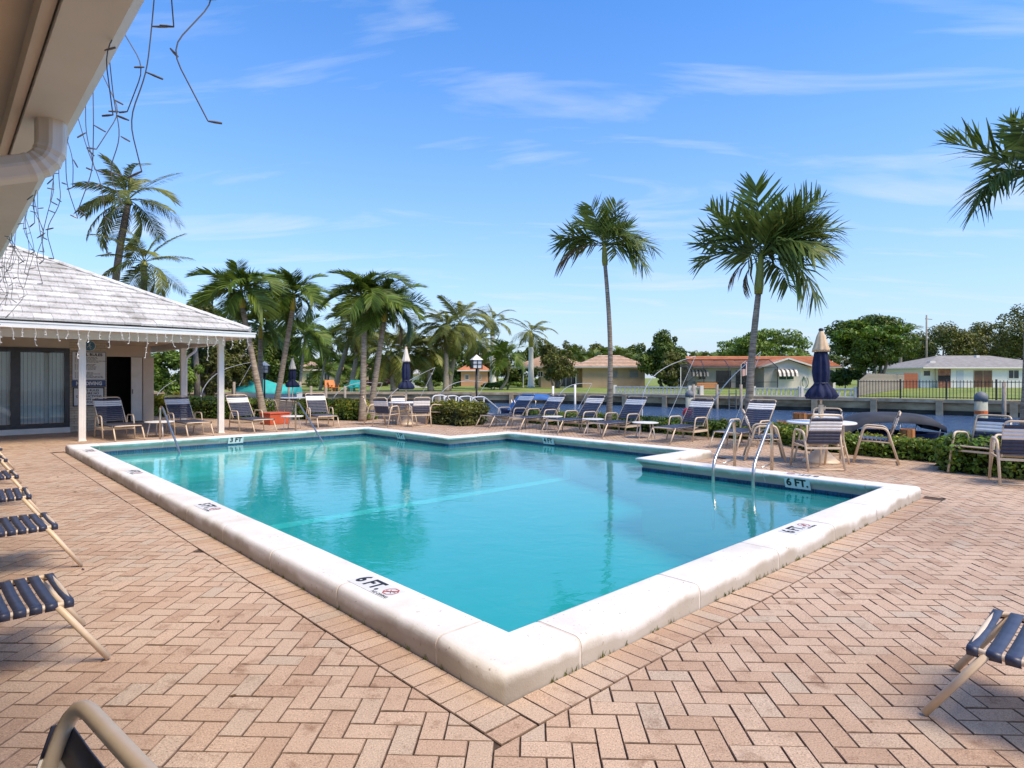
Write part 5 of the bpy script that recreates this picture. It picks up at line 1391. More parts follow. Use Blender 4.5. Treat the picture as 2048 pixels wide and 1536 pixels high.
while u < 7.0:
    L_ = lens[k % 7] * rg.uniform(0.8, 1.15)
    w, bl = drop(L_, rg, 0.0017, 0.5, max(2, int(L_ / 0.12)))
    o = w.build('drop_wire', M_WIRE, il, loc=(0.008, u, -0.012)); [q.build('bulb', M_BULB, o) for q in bl]
    u += 0.175 + rg.uniform(-0.04, 0.04); k += 1
ip = empty('icicle_lights', W(EU, 0, 2.56), ANG, 'white unlit icicle lights along the porch gutter', 'string lights')
MB().tube([(v, -0.128, rg.uniform(-0.012, 0.0)) for v in np.arange(-1.6, 4.25, 0.15)], 0.004, 5).build('main_wire', M_WIREW, ip)
v = -1.5; k = 0
lens = [0.16, 0.30, 0.20, 0.62, 0.24, 0.18, 0.34]
while v < 4.25:
    L_ = lens[k % 7] * rg.uniform(0.85, 1.1)
    w, bl = drop(L_, rg, 0.0052, 0.35, max(2, int(L_ / 0.1)))
    o = w.build('drop_wire', M_WIREW, ip, loc=(v, -0.132, -0.006)); [q.build('bulb', M_BULBW, o) for q in bl]
    v += 0.19 + rg.uniform(-0.03, 0.03); k += 1

# ================================================================== FAR HOUSES
M_TILEROOF = mat('tan_barrel_tile_roof', (0.46, 0.30, 0.20), (0.62, 0.44, 0.32), rough=0.85, scale=2.0, detail=6)
M_REDROOF = mat('orange_tile_roof', (0.40, 0.14, 0.06), (0.56, 0.22, 0.10), rough=0.85, scale=1.5, detail=6)
M_GREYROOF = mat('grey_shingle_roof', (0.22, 0.20, 0.18), (0.32, 0.30, 0.27), rough=0.9, scale=2.0, detail=6)
M_TANWALL = mat('tan_house_wall', (0.46, 0.32, 0.19), (0.52, 0.37, 0.23), rough=0.9, scale=1.0)
M_PEACH = mat('peach_house_wall', (0.62, 0.32, 0.16), (0.66, 0.36, 0.19), rough=0.9, scale=1.0)
M_YELWALL = mat('pale_yellow_wall', (0.60, 0.50, 0.32), (0.64, 0.54, 0.36), rough=0.9, scale=1.0)
M_WINDOW = mat('dark_window_pane', (0.03, 0.035, 0.04), rough=0.08)
M_GREENWIN = mat('green_window_pane', (0.05, 0.13, 0.11), rough=0.1)
def hip_roof(x0, x1, y0, y1, ze, rise, over=0.5, gable=False, thick=0.14):
    """hip roof with a fascia, ridge along the longer side"""
    mb = MB(); x0 -= over; x1 += over; y0 -= over; y1 += over; h = min(x1 - x0, y1 - y0) / 2; zt = ze + thick
    if (x1 - x0) >= (y1 - y0): r0 = (x0 + (0 if gable else h), (y0 + y1) / 2, zt + rise); r1 = (x1 - (0 if gable else h), (y0 + y1) / 2, zt + rise)
    else: r0 = ((x0 + x1) / 2, y0 + (0 if gable else h), zt + rise); r1 = ((x0 + x1) / 2, y1 - (0 if gable else h), zt + rise)
    A, B, C, D = (x0, y0, zt), (x1, y0, zt), (x1, y1, zt), (x0, y1, zt)
    if (x1 - x0) >= (y1 - y0): mb.face([A, B, r1, r0]); mb.face([C, D, r0, r1]); mb.face([B, C, r1]); mb.face([D, A, r0])
    else: mb.face([A, B, r0]); mb.face([B, C, r1, r0]); mb.face([C, D, r1]); mb.face([D, A, r0, r1])
    fas = MB(); fas.box(x0, x1, y0, y1, ze, zt - 0.002)
    return mb, fas
def add_ribs(mb, x0, x1, y0, y1, z0, z1, step, parent, m):
    """tile courses: thin steps up a front slope"""
    n = int(math.hypot(y1 - y0, z1 - z0) / step); r = MB()
    for k in range(n):
        f = k / n; a0 = x0[0] + (x0[1] - x0[0]) * f; a1 = x1[0] + (x1[1] - x1[0]) * f
        y = y0 + (y1 - y0) * f; z = z0 + (z1 - z0) * f
        r.bar((a0, y - 0.01, z + 0.03), (a1, y - 0.01, z + 0.03), 0.10, 0.05)
    return r.build('tile_course', m, parent)
def window(parent, x0, x1, z0, z1, y, pane=None, mull=1, fr=None):
    f = MB(); t = 0.06
    f.box(x0, x1, y - 0.05, y - 0.003, z0, z0 + t); f.box(x0, x1, y - 0.05, y - 0.003, z1 - t, z1); f.box(x0, x0 + t, y - 0.05, y - 0.003, z0 + t, z1 - t); f.box(x1 - t, x1, y - 0.05, y - 0.003, z0 + t, z1 - t)
    for k in range(mull):
        xm = x0 + (x1 - x0) * (k + 1) / (mull + 1); f.box(xm - 0.025, xm + 0.025, y - 0.046, y - 0.003, z0 + t, z1 - t)
    w = f.build('window', fr or M_WHITE, parent)
    MB().box(x0 + t, x1 - t, y - 0.022, y - 0.004, z0 + t, z1 - t).build('pane', pane or M_WINDOW, w)
    return w
# tan house with barrel tile roofs
Yh = 74.0
def hx(x, Y=Yh): return (x - HX) / FPX * Y
h1 = empty('ranch_house', (hx(1160), Yh, FZ), 0, 'tan ranch house with pale barrel tile roofs behind the white balustrade', 'house', 'ranch houses across the canal')
c0 = hx(1160)
xl0, xl1, xr0, xr1 = hx(1030) - c0, hx(1165) - c0, hx(1165) - c0, hx(1290) - c0
mb = MB(); mb.box(xl0 + 3.2, xl1, 1.5, 7.8, 0, 2.35); mb.box(xr0 + 0.002, xr1, 0, 5.5, 0, 2.35); mb.build('wall', M_TANWALL, h1)
for (a_, b2, y0, y1, rise) in ((xl0, xl1 + 1.0, 1.0, 8.0, 1.5), (xr0 - 0.6, xr1 + 0.3, -0.2, 5.6, 1.5)):
    r_, f_ = hip_roof(a_, b2, y0, y1, 2.36, rise); ro = r_.build('roof', M_TILEROOF, h1); f_.build('fascia', M_WHITE, ro)
    hh = min(b2 - a_ + 1, y1 - y0 + 1) / 2
    add_ribs(None, (a_ - 0.5, a_ - 0.5 + hh), (b2 + 0.5, b2 + 0.5 - hh), y0 - 0.5, y0 - 0.5 + hh, 2.5, 2.5 + rise, 0.42, ro, M_TILEROOF)
window(h1, hx(1112) - c0, hx(1156) - c0, 0.05, 2.15, 1.5, mull=3); window(h1, hx(1050) - c0 + 1.6, hx(1056) - c0 + 1.9, 1.3, 2.0, 1.5)
for a_, b2 in ((1218, 1236), (1258, 1277)): window(h1, hx(a_) - c0, hx(b2) - c0, 1.15, 2.15, 0.0, pane=M_GREYROOF, mull=0, fr=M_TANWALL)
for x in (1047, 1153): MB().box(hx(x) - c0 - 0.06, hx(x) - c0 + 0.06, 0.7, 0.82, 0, 2.35).build('patio_post', M_WHITE, h1)
# white house with orange roof
Yw = 68.0; c0 = hx(1540, Yw)
def wx(x): return hx(x, Yw) - c0
h2 = empty('ranch_house', (c0, Yw, FZ), 0, 'white house with an orange tiled roof and a striped awning', 'house', 'ranch houses across the canal')
mb = MB(); mb.box(wx(1405), wx(1518), 2.5, 10, 0, 2.3); mb.box(wx(1528), wx(1618), 0, 8, 0, 2.3); mb.box(wx(1618) + 0.002, wx(1692), 2.2, 10, 0, 2.3)
mb.build('wall', M_WHITE, h2)
r_, f_ = hip_roof(wx(1405), wx(1692), 2.2, 10.5, 2.31, 1.35, gable=True); ro = r_.build('roof', M_REDROOF, h2); f_.build('fascia', M_WHITE, ro)
add_ribs(None, (wx(1405) - 0.5, wx(1405) - 0.5), (wx(1692) + 0.5, wx(1692) + 0.5), 1.7, 6.3, 2.46, 3.78, 0.45, ro, M_REDROOF)
mb = MB(); gx0, gx1, gz = wx(1518), wx(1628), 2.32; gm = (gx0 + gx1) / 2
mb.face([(gx0 - 0.2, -0.5, gz), (gm, -0.5, gz + 1.0), (gm, 5.0, gz + 1.0), (gx0 - 0.2, 5.0, gz)]); mb.face([(gm, -0.5, gz + 1.0), (gx1 + 0.2, -0.5, gz), (gx1 + 0.2, 5.0, gz), (gm, 5.0, gz + 1.0)])
wg = mb.build('wing_roof', M_REDROOF, h2)
mb = MB(); mb.face([(gx0 + 0.4, -0.02, 2.3), (gx1 - 0.4, -0.02, 2.3), (gm, -0.02, gz + 0.93)]); mb.build('gable', M_WHITE, h2)
mb = MB(); mb.bar((gx0 - 0.25, -0.52, gz - 0.02), (gm, -0.52, gz + 1.0), 0.05, 0.18); mb.bar((gm, -0.52, gz + 1.0), (gx1 + 0.25, -0.52, gz - 0.02), 0.05, 0.18); mb.build('barge_board', M_WHITE, wg)
M_AWN1 = mat('black_awning_stripe', (0.02, 0.02, 0.022), rough=0.6)
def awning(parent, x0, x1, z0, z1, y, n=10):
    aw = empty('awning', (0, 0, 0)); aw.parent = parent
    w = (x1 - x0) / n
    for k in range(n):
        mb = MB(); a_, b2 = x0 + k * w, x0 + (k + 1) * w - 0.005
        prev = None
        for q in range(4):
            t = q / 3; yy = y - 0.75 * math.sin(t * 1.5); zz_ = z1 - (z1 - z0) * (1 - math.cos(t * 1.5)) / (1 - math.cos(1.5))
            cur = ((a_, yy, zz_), (b2, yy, zz_))
            if prev: mb.face([prev[0], prev[1], cur[1], cur[0]])
            prev = cur
        mb.build('awning_stripe', M_AWN1 if k % 2 == 0 else M_WHITE, aw)
awning(h2, wx(1549), wx(1591), 1.35, 2.15, 0.0); awning(h2, wx(1392), wx(1428), 1.35, 2.15, 2.5)
window(h2, wx(1557), wx(1588), 0.95, 1.6, 0.0, pane=M_GREENWIN, mull=1); window(h2, wx(1404) + 0.3, wx(1426), 0.95, 1.6, 2.5)
window(h2, wx(1447), wx(1478), 0.05, 2.0, 2.5, mull=3, fr=M_BRONZE); window(h2, wx(1488), wx(1515), 0.05, 2.0, 2.5, mull=2, fr=M_BRONZE)
MB().box(wx(1678), wx(1686), 2.12, 2.198, 0, 2.05).build('door', M_BRONZE, h2)
# screened pool cage in front of it
def screen_mat():
    m = bpy.data.materials.new('insect_screen'); m.use_nodes = True; n, l = m.node_tree.nodes, m.node_tree.links
    tr = n.new('ShaderNodeBsdfTransparent'); mx = n.new('ShaderNodeMixShader'); mx.inputs[0].default_value = 0.42
    n['Principled BSDF'].inputs['Base Color'].default_value = (0.03, 0.03, 0.032, 1); n['Principled BSDF'].inputs['Roughness'].default_value = 0.8
    l.new(tr.outputs[0], mx.inputs[1]); l.new(n['Principled BSDF'].outputs[0], mx.inputs[2]); l.new(mx.outputs[0], n['Material Output'].inputs['Surface']); return m
M_SCREEN = screen_mat()
cg = empty('screen_enclosure', (c0, Yw - 3.5, FZ), 0, 'dark mesh screen enclosure in front of the white house', 'screen enclosure')
xs = [wx(1344) , wx(1388), wx(1436), wx(1480), wx(1528)]
for i in range(5):
    MB().bar((xs[i], 0, 0), (xs[i], 0, 2.3), 0.07, 0.07).build('upright', M_BRONZE if i else M_WHITE, cg)
    MB().bar((xs[i], 0, 2.3), (xs[i] * 0.96, 2.2, 3.15), 0.06, 0.06).build('rafter', M_BRONZE, cg); MB().bar((xs[i] * 0.96, 2.2, 3.15), (xs[i] * 0.96, 5.7, 3.15), 0.06, 0.06).build('rafter', M_BRONZE, cg)
for (a_, b2) in (((xs[0], 0, 2.32), (xs[4], 0, 2.32)), ((xs[0], 0, 0.75), (xs[4], 0, 0.75)), ((xs[0] * 0.96, 2.2, 3.17), (xs[4] * 0.96, 2.2, 3.17)), ((xs[0], 0.0, 0.05), (xs[1], 0.0, 2.25))): MB().bar(a_, b2, 0.055, 0.055).build('rail', M_BRONZE, cg)
mb = MB()
mb.face([(xs[0], 0.02, 0.03), (xs[4], 0.02, 0.03), (xs[4], 0.02, 2.3), (xs[0], 0.02, 2.3)]); mb.face([(xs[0], 0.02, 2.3), (xs[4], 0.02, 2.3), (xs[4] * 0.96, 2.2, 3.14), (xs[0] * 0.96, 2.2, 3.14)]); mb.face([(xs[0] * 0.96, 2.2, 3.14), (xs[4] * 0.96, 2.2, 3.14), (xs[4] * 0.96, 5.7, 3.14), (xs[0] * 0.96, 5.7, 3.14)])
mb.build('screen', M_SCREEN, cg)
# white house with grey roof on the right
Yg = 72.0; c0 = hx(1960, Yg)
def gx(x): return hx(x, Yg) - c0
h3 = empty('ranch_house', (c0, Yg, FZ + 0.02), 0, 'white house with a grey shingle roof behind the black iron fence', 'house', 'ranch houses across the canal')
MB().box(gx(1878), gx(2120), 0, 9, 0, 2.25).build('wall', M_WHITE, h3); MB().box(gx(1848), gx(1877), 0.6, 8, 0, 2.24).build('wall', M_WHITE, h3)
r_, f_ = hip_roof(gx(1850), gx(2130), 0, 10, 2.26, 1.55, over=0.6); ro = r_.build('roof', M_GREYROOF, h3); f_.build('fascia', M_WHITE, ro)
MB().box(gx(1883) - 0.3, gx(1883) + 0.35, 1.5, 2.1, 2.6, 3.15).build('roof_vent', M_WHITE, ro)
MB().box(gx(2008) - 0.2, gx(2008) + 0.2, 4.0, 4.4, 3.6, 3.95).build('roof_vent', M_WHITE, ro)
# brick grill niche
M_HBRICK = mat('red_grill_brick', (0.24, 0.09, 0.05), (0.42, 0.20, 0.12), rough=0.9, scale=3)
MB().box(gx(1876), gx(1901), -0.06, -0.002, 1.45, 2.2).build('grill_hood', M_HBRICK, h3); MB().box(gx(1876), gx(1901), -0.06, -0.002, 0, 0.75).build('grill_base', M_HBRICK, h3)
MB().box(gx(1876), gx(1901), -0.03, -0.002, 0.76, 1.44).build('grill_recess', M_DARKIN, h3)
w = window(h3, gx(1947), gx(1984), 0.02, 2.05, 0.0, pane=mat('brown_glass_door', (0.10, 0.045, 0.025), (0.20, 0.09, 0.05), rough=0.15, scale=0.8), mull=1, fr=mat('gold_door_frame', (0.45, 0.34, 0.18), rough=0.5))
window(h3, gx(2016), gx(2038), 1.05, 2.1, 0.0, mull=1); window(h3, gx(1853), gx(1868), 1.35, 2.05, 0.6, mull=0)
MB().box(gx(1913), gx(1927), -0.03, -0.002, 0.03, 2.05).build('door', mat('grey_door', (0.56, 0.57, 0.58), rough=0.6), h3)
# houses on the left
def simple_house(x0, x1, Y, ze, rise, wallm, roofm, label, wins, depth=8, gable=False, z=FZ):
    c = (hx(x0, Y) + hx(x1, Y)) / 2; hw = (hx(x1, Y) - hx(x0, Y)) / 2
    t = empty('ranch_house', (c, Y, z), 0, label, 'house', 'ranch houses across the canal')
    MB().box(-hw, hw, 0, depth, 0, ze).build('wall', wallm, t); r_, f_ = hip_roof(-hw, hw, 0, depth, ze + 0.005, rise, gable=gable); ro = r_.build('roof', roofm, t); f_.build('fascia', M_WHITE, ro)
    for a_, b2, z0, z1 in wins: window(t, hx(a_, Y) - c, hx(b2, Y) - c, z0, z1, 0.0, mull=1)
    return t
simple_house(600, 735, 88, 2.2, 1.3, M_YELWALL, M_TILEROOF, 'long pale yellow house with a tan roof behind the deck chairs', [(612, 622, 0.8, 1.8), (648, 660, 0.05, 1.9), (676, 690, 0.8, 1.8), (706, 722, 0.05, 1.9)], gable=True)
simple_house(922, 975, 86, 2.1, 1.5, M_PEACH, M_REDROOF, 'small house with an orange roof behind the lantern', [(930, 938, 0.9, 1.6), (952, 962, 0.9, 1.6)])
simple_house(440, 492, 62, 2.3, 1.4, M_PEACH, M_GREYROOF, 'peach gabled house seen left of the turquoise boat cover', [(466, 474, 0.05, 1.9)], gable=False, z=0.0)
simple_house(795, 850, 72, 1.6, 0.5, M_WHITE, M_WHITE, 'low white garden shed behind the far coconut palms', [(815, 824, 0.5, 1.2)], depth=3)

# ================================================================== FAR BANK FURNITURE
def sea_at(x):
    """point on the far bulkhead seen at photo column x"""
    k = (x - HX) / FPX
    for i in range(len(SEA) - 1):
        (x0, y0), (x1, y1) = SEA[i], SEA[i + 1]
        f0, f1 = x0 - k * y0, x1 - k * y1
        if f0 <= 0 <= f1:
            t = -f0 / (f1 - f0); return Vector((x0 + (x1 - x0) * t, y0 + (y1 - y0) * t, FZ))
    return Vector((k * 40, 40, FZ))
def run(x0, x1, n):
    pts = [sea_at(x0 + (x1 - x0) * i / n) for i in range(n + 1)]; return pts
# white balustrade
fz_ = FZ + 0.05
bal_o = sea_at(1470)
bal = empty('white_balustrade', (bal_o.x, bal_o.y, fz_), 0, 'low white concrete balustrade along the far bulkhead', 'balustrade')
bm = MB().lathe([(0.075, 0.06), (0.05, 0.10), (0.085, 0.24), (0.045, 0.38), (0.07, 0.45)], 8).mesh('baluster', M_CREAMW if 'M_CREAMW' in globals() else mat('cream_white_paint', (0.66, 0.63, 0.50), (0.74, 0.71, 0.58), rough=0.7, scale=3), True)
M_CW = MATS['cream_white_paint']
for (xa, xb) in ((1228, 1378), (1388, 1402), (1506, 1600), (1604, 1712)):
    A, B = sea_at(xa), sea_at(xb); L = (B - A).length; d = (B - A) / L
    inn = Vector((-d.y, d.x, 0)) * 0.12
    A, B = A + inn, B + inn
    for z0, z1 in ((0.0, 0.06), (0.45, 0.53)):
        m_ = MB(); m_.bar(A - bal_o + Vector((0, 0, (z0 + z1) / 2)), B - bal_o + Vector((0, 0, (z0 + z1) / 2)), 0.16, z1 - z0); m_.build('rail', M_CW, bal)
    for P_ in (A, B):
        q = P_ - bal_o; MB().box(q.x - 0.11, q.x + 0.11, q.y - 0.11, q.y + 0.11, 0, 0.62).build('post', M_CW, bal)
    n = int(L / 0.27)
    for i in range(1, n):
        q = A + d * (L * i / n) - bal_o; inst('baluster', bm, bal, (q.x, q.y, 0))
# black iron fence
A, B = sea_at(1716), sea_at(2046); ifo = A
fe = empty('iron_fence', (ifo.x, ifo.y, fz_), 0, 'black iron picket fence on the far bulkhead at the grey roofed house', 'fence')
L = (B - A).length; d = (B - A) / L
pk = MB().box(-0.011, 0.011, -0.011, 0.011, 0.03, 1.02).mesh('picket', M_BLACK); fp = MB().box(-0.032, 0.032, -0.032, 0.032, 0, 1.08).mesh('post', M_BLACK)
for z in (0.09, 0.93): MB().bar(Vector((0, 0, z)), B - A + Vector((0, 0, z)), 0.025, 0.035).build('rail', M_BLACK, fe)
n = int(L / 0.15)
for i in range(n + 1):
    q = d * (L * i / n)
    if i % 14 == 0: inst('post', fp, fe, (q.x, q.y, 0))
    else: inst('picket', pk, fe, (q.x, q.y, 0))
# grey board fence running back from the bank
A, B = pd(1718, 0, 40.5), pd(1808, 0, 66.0); A.z = B.z = FZ
gf = empty('board_fence', A, 0, 'weathered grey board fence running back to the red fence', 'fence')
L = (B - A).length; d = (B - A) / L; n = int(L / 0.16); bo = MB().box(-0.068, 0.068, -0.012, 0.012, 0.02, 1.45).mesh('board', M_GREYWOOD)
for i in range(n): q = d * (L * (i + 0.5) / n); inst('board', bo, gf, (q.x, q.y, 0), (0, 0, math.atan2(d.y, d.x)), (1, 1, 0.72 + 0.33 * min(1, i / 25) + random.uniform(-0.015, 0.015)))
rf = empty('red_fence', pd(1822, 0, 68).xy.to_3d() + Vector((0, 0, FZ)), 0, 'red brown fence section beside the white house', 'fence')
rbm = MB().box(-0.07, 0.07, -0.012, 0.012, 0.0, 1.7).mesh('board', mat('red_brown_wood', (0.34, 0.10, 0.05), (0.46, 0.16, 0.08), rough=0.8, scale=3))
for i in range(10): inst('board', rbm, rf, (-0.7 + i * 0.155, 0, 0))
# wooden bench
bp = sea_at(1420) + Vector((0.3, 1.2, 0)); bn = empty('park_bench', bp, 0.2, 'small brown wooden bench on the far lawn at the gap in the balustrade', 'bench')
MB().box(-0.75, 0.75, -0.2, 0.2, 0.38, 0.42).build('seat', M_GREYWOOD, bn)
for k in range(3): MB().box(-0.75, 0.75, 0.2, 0.23, 0.50 + k * 0.13, 0.60 + k * 0.13).build('back_slat', M_ORANGEWOOD, bn)
for s in (-0.7, 0.7): MB().box(s - 0.03, s + 0.03, -0.2, 0.2, 0, 0.379).build('leg', M_GREYWOOD, bn)
# utility pole
up_ = empty('utility_pole', at(1853, 98), 0, 'grey wooden utility pole above the olive trees', 'utility pole')
MB().tube([(0, 0, 0), (0, 0, 11.2)], [0.17, 0.11], 10).build('pole', M_GREYWOOD, up_, smooth=True)
MB().bar((-0.2, 0, 10.6), (0.9, 0, 10.5), 0.1, 0.1).build('bracket', M_GREYWOOD, up_)
# pilings
def piling(x, Y, ytop, r, label, m, band=False, cap=None):
    z = EYE - (ytop - HY) / FPX * Y; p = pd(x, 0, Y); t = empty('dock_piling', (p.x, Y, WZ - 1.5), 0, label, 'piling', 'mooring pilings')
    h = z - WZ + 1.5; MB().tube([(0, 0, 0), (0, 0, h)], [r * 1.05, r], 14).build('shaft', m, t, smooth=True)
    if cap is not None: MB().lathe([(r * 1.08, h - 0.16), (r * 1.1, h - 0.01), (r * 0.75, h + 0.09), (r * 0.1, h + 0.14)], 14).build('cap', cap, t, smooth=True)
    if band:
        MB().lathe([(r * 1.04, h - 0.55), (r * 1.05, h - 0.54), (r * 1.05, h - 0.45), (r * 1.04, h - 0.44)], 14).build('band', mat('orange_band', (0.75, 0.16, 0.03), rough=0.6), t)
M_PILEG = mat('green_stained_piling', (0.20, 0.24, 0.17), (0.48, 0.48, 0.40), rough=0.85, scale=2.0, detail=6, stretch=(2, 2, 0.7))
M_CAPG = mat('grey_plastic_cap', (0.16, 0.17, 0.18), rough=0.6)
piling(1379, 27, 787, 0.17, 'pale piling with a dark cap behind the fifth canal lounger', M_PILEG, cap=M_CAPG)
piling(1962, 18.5, 792, 0.165, 'pale green piling with a grey cap and an orange band', M_PILEG, band=True, cap=M_CAPG)
for x, yt, lab_ in ((1387, 769, 'wooden post at the left end of the small dock gap'), (1434, 769, 'wooden post right of the small bench'), (1482, 769, 'wooden post beside the bulkhead ladder'), (2008, 765, 'grey wooden post in front of the iron fence')):
    s = sea_at(x); piling(x, s.y - 0.75, yt, 0.09, lab_, M_GREYWOOD)
for x, yt, lab_ in ((1150, 769, 'white post at the lawn edge left of the tall palm trunk'), (1106, 772, 'white dock post behind the blue boat cover')):
    s = sea_at(x); piling(x, s.y - 0.6, yt, 0.08, lab_, M_WHITE)
for i, (x, yt) in enumerate(((622, 772), (652, 774), (742, 772), (690, 772))):
    s = sea_at(x); piling(x, s.y - 2.0, yt, 0.10, ('dark dock piling below the pale yellow house', 'dark dock piling left of the deck chairs', 'dark dock piling beside the straight palm trunk', 'dark dock piling in front of the deck chairs')[i], M_GREYWOOD)
# bulkhead ladder
s = sea_at(1470); dirs = Vector((0.77, -0.63, 0)); ld = empty('bulkhead_ladder', (s.x - 0.35, s.y - 0.55, WZ - 0.3), math.atan2(dirs.y, dirs.x), 'narrow wooden ladder hanging on the far bulkhead', 'ladder')
for k in (-0.22, 0.22): MB().box(k - 0.03, k + 0.03, -0.03, 0.03, 0, 1.55).build('rail', M_GREYWOOD, ld)
for k in range(5): MB().box(-0.189, 0.189, -0.025, 0.025, 0.18 + k * 0.27, 0.22 + k * 0.27).build('rung', M_GREYWOOD, ld)
# orange wooden bollards / dock posts on the near side
def post_cluster(x, y, z, r, h, label):
    p = px(x, y, z); t = empty('dock_post', p, 0.2, label, 'post', 'orange wooden dock posts')
    for k in range(9):
        a = R(40 * k); MB().box(-0.035, 0.035, -0.02, 0.02, 0, h).build('stave', M_ORANGEWOOD, t); o = t.children[-1] if False else None
    for k, ch in enumerate(t.children):
        a = R(40 * k); ch.location = (r * math.cos(a), r * math.sin(a), 0); ch.rotation_euler = (0, 0, a + R(90))
    MB().lathe([(r * 0.9, 0), (r * 0.9, h - 0.03), (r * 0.5, h - 0.01)], 12).build('core', M_ORANGEWOOD, t)
def deck_point(u, v): return W(u, v, -0.035)
for (x, Y, yt, h, lab_) in ((1600, 16.6, 826, 0.62, 'taller orange wooden post left of the tan parasol table'), (1568, 16.4, 843, 0.42, 'shorter orange wooden post left of the tan parasol table'), (1628, 17.4, 828, 0.62, 'orange wooden post hidden behind the tan parasol pole'), (1815, 16.6, 858, 0.40, 'orange wooden post under the dark boat canopy')):
    p = pd(x, yt, Y); t = empty('dock_post', (p.x, Y, WZ - 0.4), 0.2, lab_, 'post', 'orange wooden dock posts'); hh = p.z - WZ + 0.4
    sv = MB().box(-0.05, 0.05, -0.022, 0.022, 0, hh).mesh('stave', M_ORANGEWOOD)
    for k in range(9): a = R(40 * k); inst('stave', sv, t, (0.15 * math.cos(a), 0.15 * math.sin(a), 0), (0, 0, a + R(90)))
    MB().lathe([(0.13, 0), (0.13, hh - 0.04), (0.06, hh - 0.02)], 12).build('core', M_ORANGEWOOD, t)
# mooring whips: tapering curved white poles with a line
M_WHIP = mat('white_fibreglass', (0.70, 0.69, 0.66), rough=0.35)
def whip(b, tip, line, Y, label, sag=0.16, r=0.022):
    B, T = pd(*b, Y), pd(*tip, Y); L_ = pd(*line, Y) if line else None
    t = empty('mooring_whip', B, 0, label, 'mooring whip', 'white mooring whips over the canal')
    d = T - B; n = Vector((-d.z, 0, d.x)).normalized(); n = n if n.z > 0 else -n
    pts = [d * (i / 12) + n * d.length * sag * math.sin(math.pi * (i / 12) ** 0.8) for i in range(13)]
    MB().tube(pts, [r * (1 - 0.6 * i / 12) for i in range(13)], 6).build('rod', M_WHIP, t, smooth=True)
    MB().tube([Vector((0, 0, 0.05)), Vector((0, 0, WZ - B.z - 0.3))], 0.03, 6).build('socket', M_WHIP, t)
    if L_ is not None: MB().tube([pts[-1], L_ - B], r * 0.42, 5).build('line', M_WHIP, t)
whip((1284, 800), (1391, 712), (1337, 834), 24, 'curved white mooring whip arching in front of the dark green tree')
whip((1412, 868), (1522, 703), (1470, 842), 16.5, 'curved white mooring whip reaching behind the leaning palm trunk', sag=0.12, r=0.02)
whip((1118, 792), (1184, 767), (1156, 818), 30, 'short white mooring whip over the blue boat cover')
whip((880, 790), (973, 765), (946, 806), 30, 'white mooring whip crossing the lantern pole')
whip((664, 801), (765, 766), (746, 804), 30, 'white mooring whip crossing the two palm trunks')
whip((774, 799), (870, 735), (841, 794), 30, 'white mooring whip rising behind the cream parasol', sag=0.06)
whip((402, 792), (505, 724), (478, 772), 30, 'white mooring whip rising behind the corner porch post')
whip((310, 812), (352, 760), None, 30, 'white mooring whip seen through the porch')
# boats
M_TEAL = mat('turquoise_boat_cover', (0.03, 0.40, 0.36), (0.06, 0.52, 0.47), rough=0.7, scale=1.2, bump=0.5, bscale=4)
M_BLUE = mat('blue_boat_cover', (0.015, 0.09, 0.30), (0.03, 0.14, 0.40), rough=0.7, scale=2, bump=0.3, bscale=6)
M_DKCLOTH = mat('charcoal_canvas', (0.02, 0.024, 0.034), (0.04, 0.045, 0.06), rough=0.8, scale=2, bump=0.3, bscale=6)
def loft(secs, name, m, parent):
    mb = MB(); k = len(secs[0])
    for s in secs: mb.v += [tuple(p) for p in s]
    for i in range(len(secs) - 1):
        for j in range(k - 1): mb.f.append((i * k + j, (i + 1) * k + j, (i + 1) * k + j + 1, i * k + j + 1)); mb.var.append(0.0)
    mb.f.append(tuple(range(k))[::-1]); mb.f.append(tuple(range((len(secs) - 1) * k, len(secs) * k))); mb.var += [0.0, 0.0]
    return mb.build(name, m, parent, smooth=True)
def boat(loc, rz, L, wd, hull, cover, peak, label, covm, group='covered boats'):
    t = empty('covered_boat', loc, rz, label, 'boat', group)
    hs, cs_ = [], []
    for i in range(9):
        f = i / 8; x = -L / 2 + L * f; w = wd / 2 * (1 - max(0, (f - 0.45) / 0.55) ** 2 * 0.98); ch = hull * (1 + 0.35 * f * f)
        hs.append([Vector((x, -w, ch)), Vector((x, -w * 0.85, 0.25 * ch)), Vector((x, 0, -0.1)), Vector((x, w * 0.85, 0.25 * ch)), Vector((x, w, ch))])
        pk_ = cover * (0.55 + 0.45 * math.exp(-((f - peak) / 0.22) ** 2)) * (0.35 if f > 0.98 else 1)
        cs_.append([Vector((x, -w * 1.04, ch - 0.12)), Vector((x, -w * 1.03, ch + 0.04)), Vector((x, -w * 0.5, ch + pk_ * 0.62)), Vector((x, 0, ch + pk_)), Vector((x, w * 0.5, ch + pk_ * 0.62)), Vector((x, w * 1.03, ch + 0.04)), Vector((x, w * 1.04, ch - 0.12))])
    loft(hs, 'hull', M_WHITE, t); loft(cs_, 'cover', covm, t); return t
p = pd(536, 0, 46); boat((p.x, 46, -0.15), R(186), 4.6, 1.9, 0.55, 0.95, 0.62, 'boat under a turquoise cover on a lift beyond the crossing palms', M_TEAL)
lf = empty('boat_lift', (p.x, 46, WZ - 0.5), 0, 'timber boat lift under the turquoise covered boat', 'boat lift')
for dx in (-2.0, 2.0):
    for dy in (-1.2, 1.2): MB().tube([(dx, dy, 0), (dx, dy, 2.2)], 0.1, 8).build('pile', M_GREYWOOD, lf, smooth=True)
for dy in (-0.5, 0.5): MB().box(-2.2, 2.2, dy - 0.08, dy + 0.08, 0.62, 0.80).build('cradle_beam', M_GREYWOOD, lf)
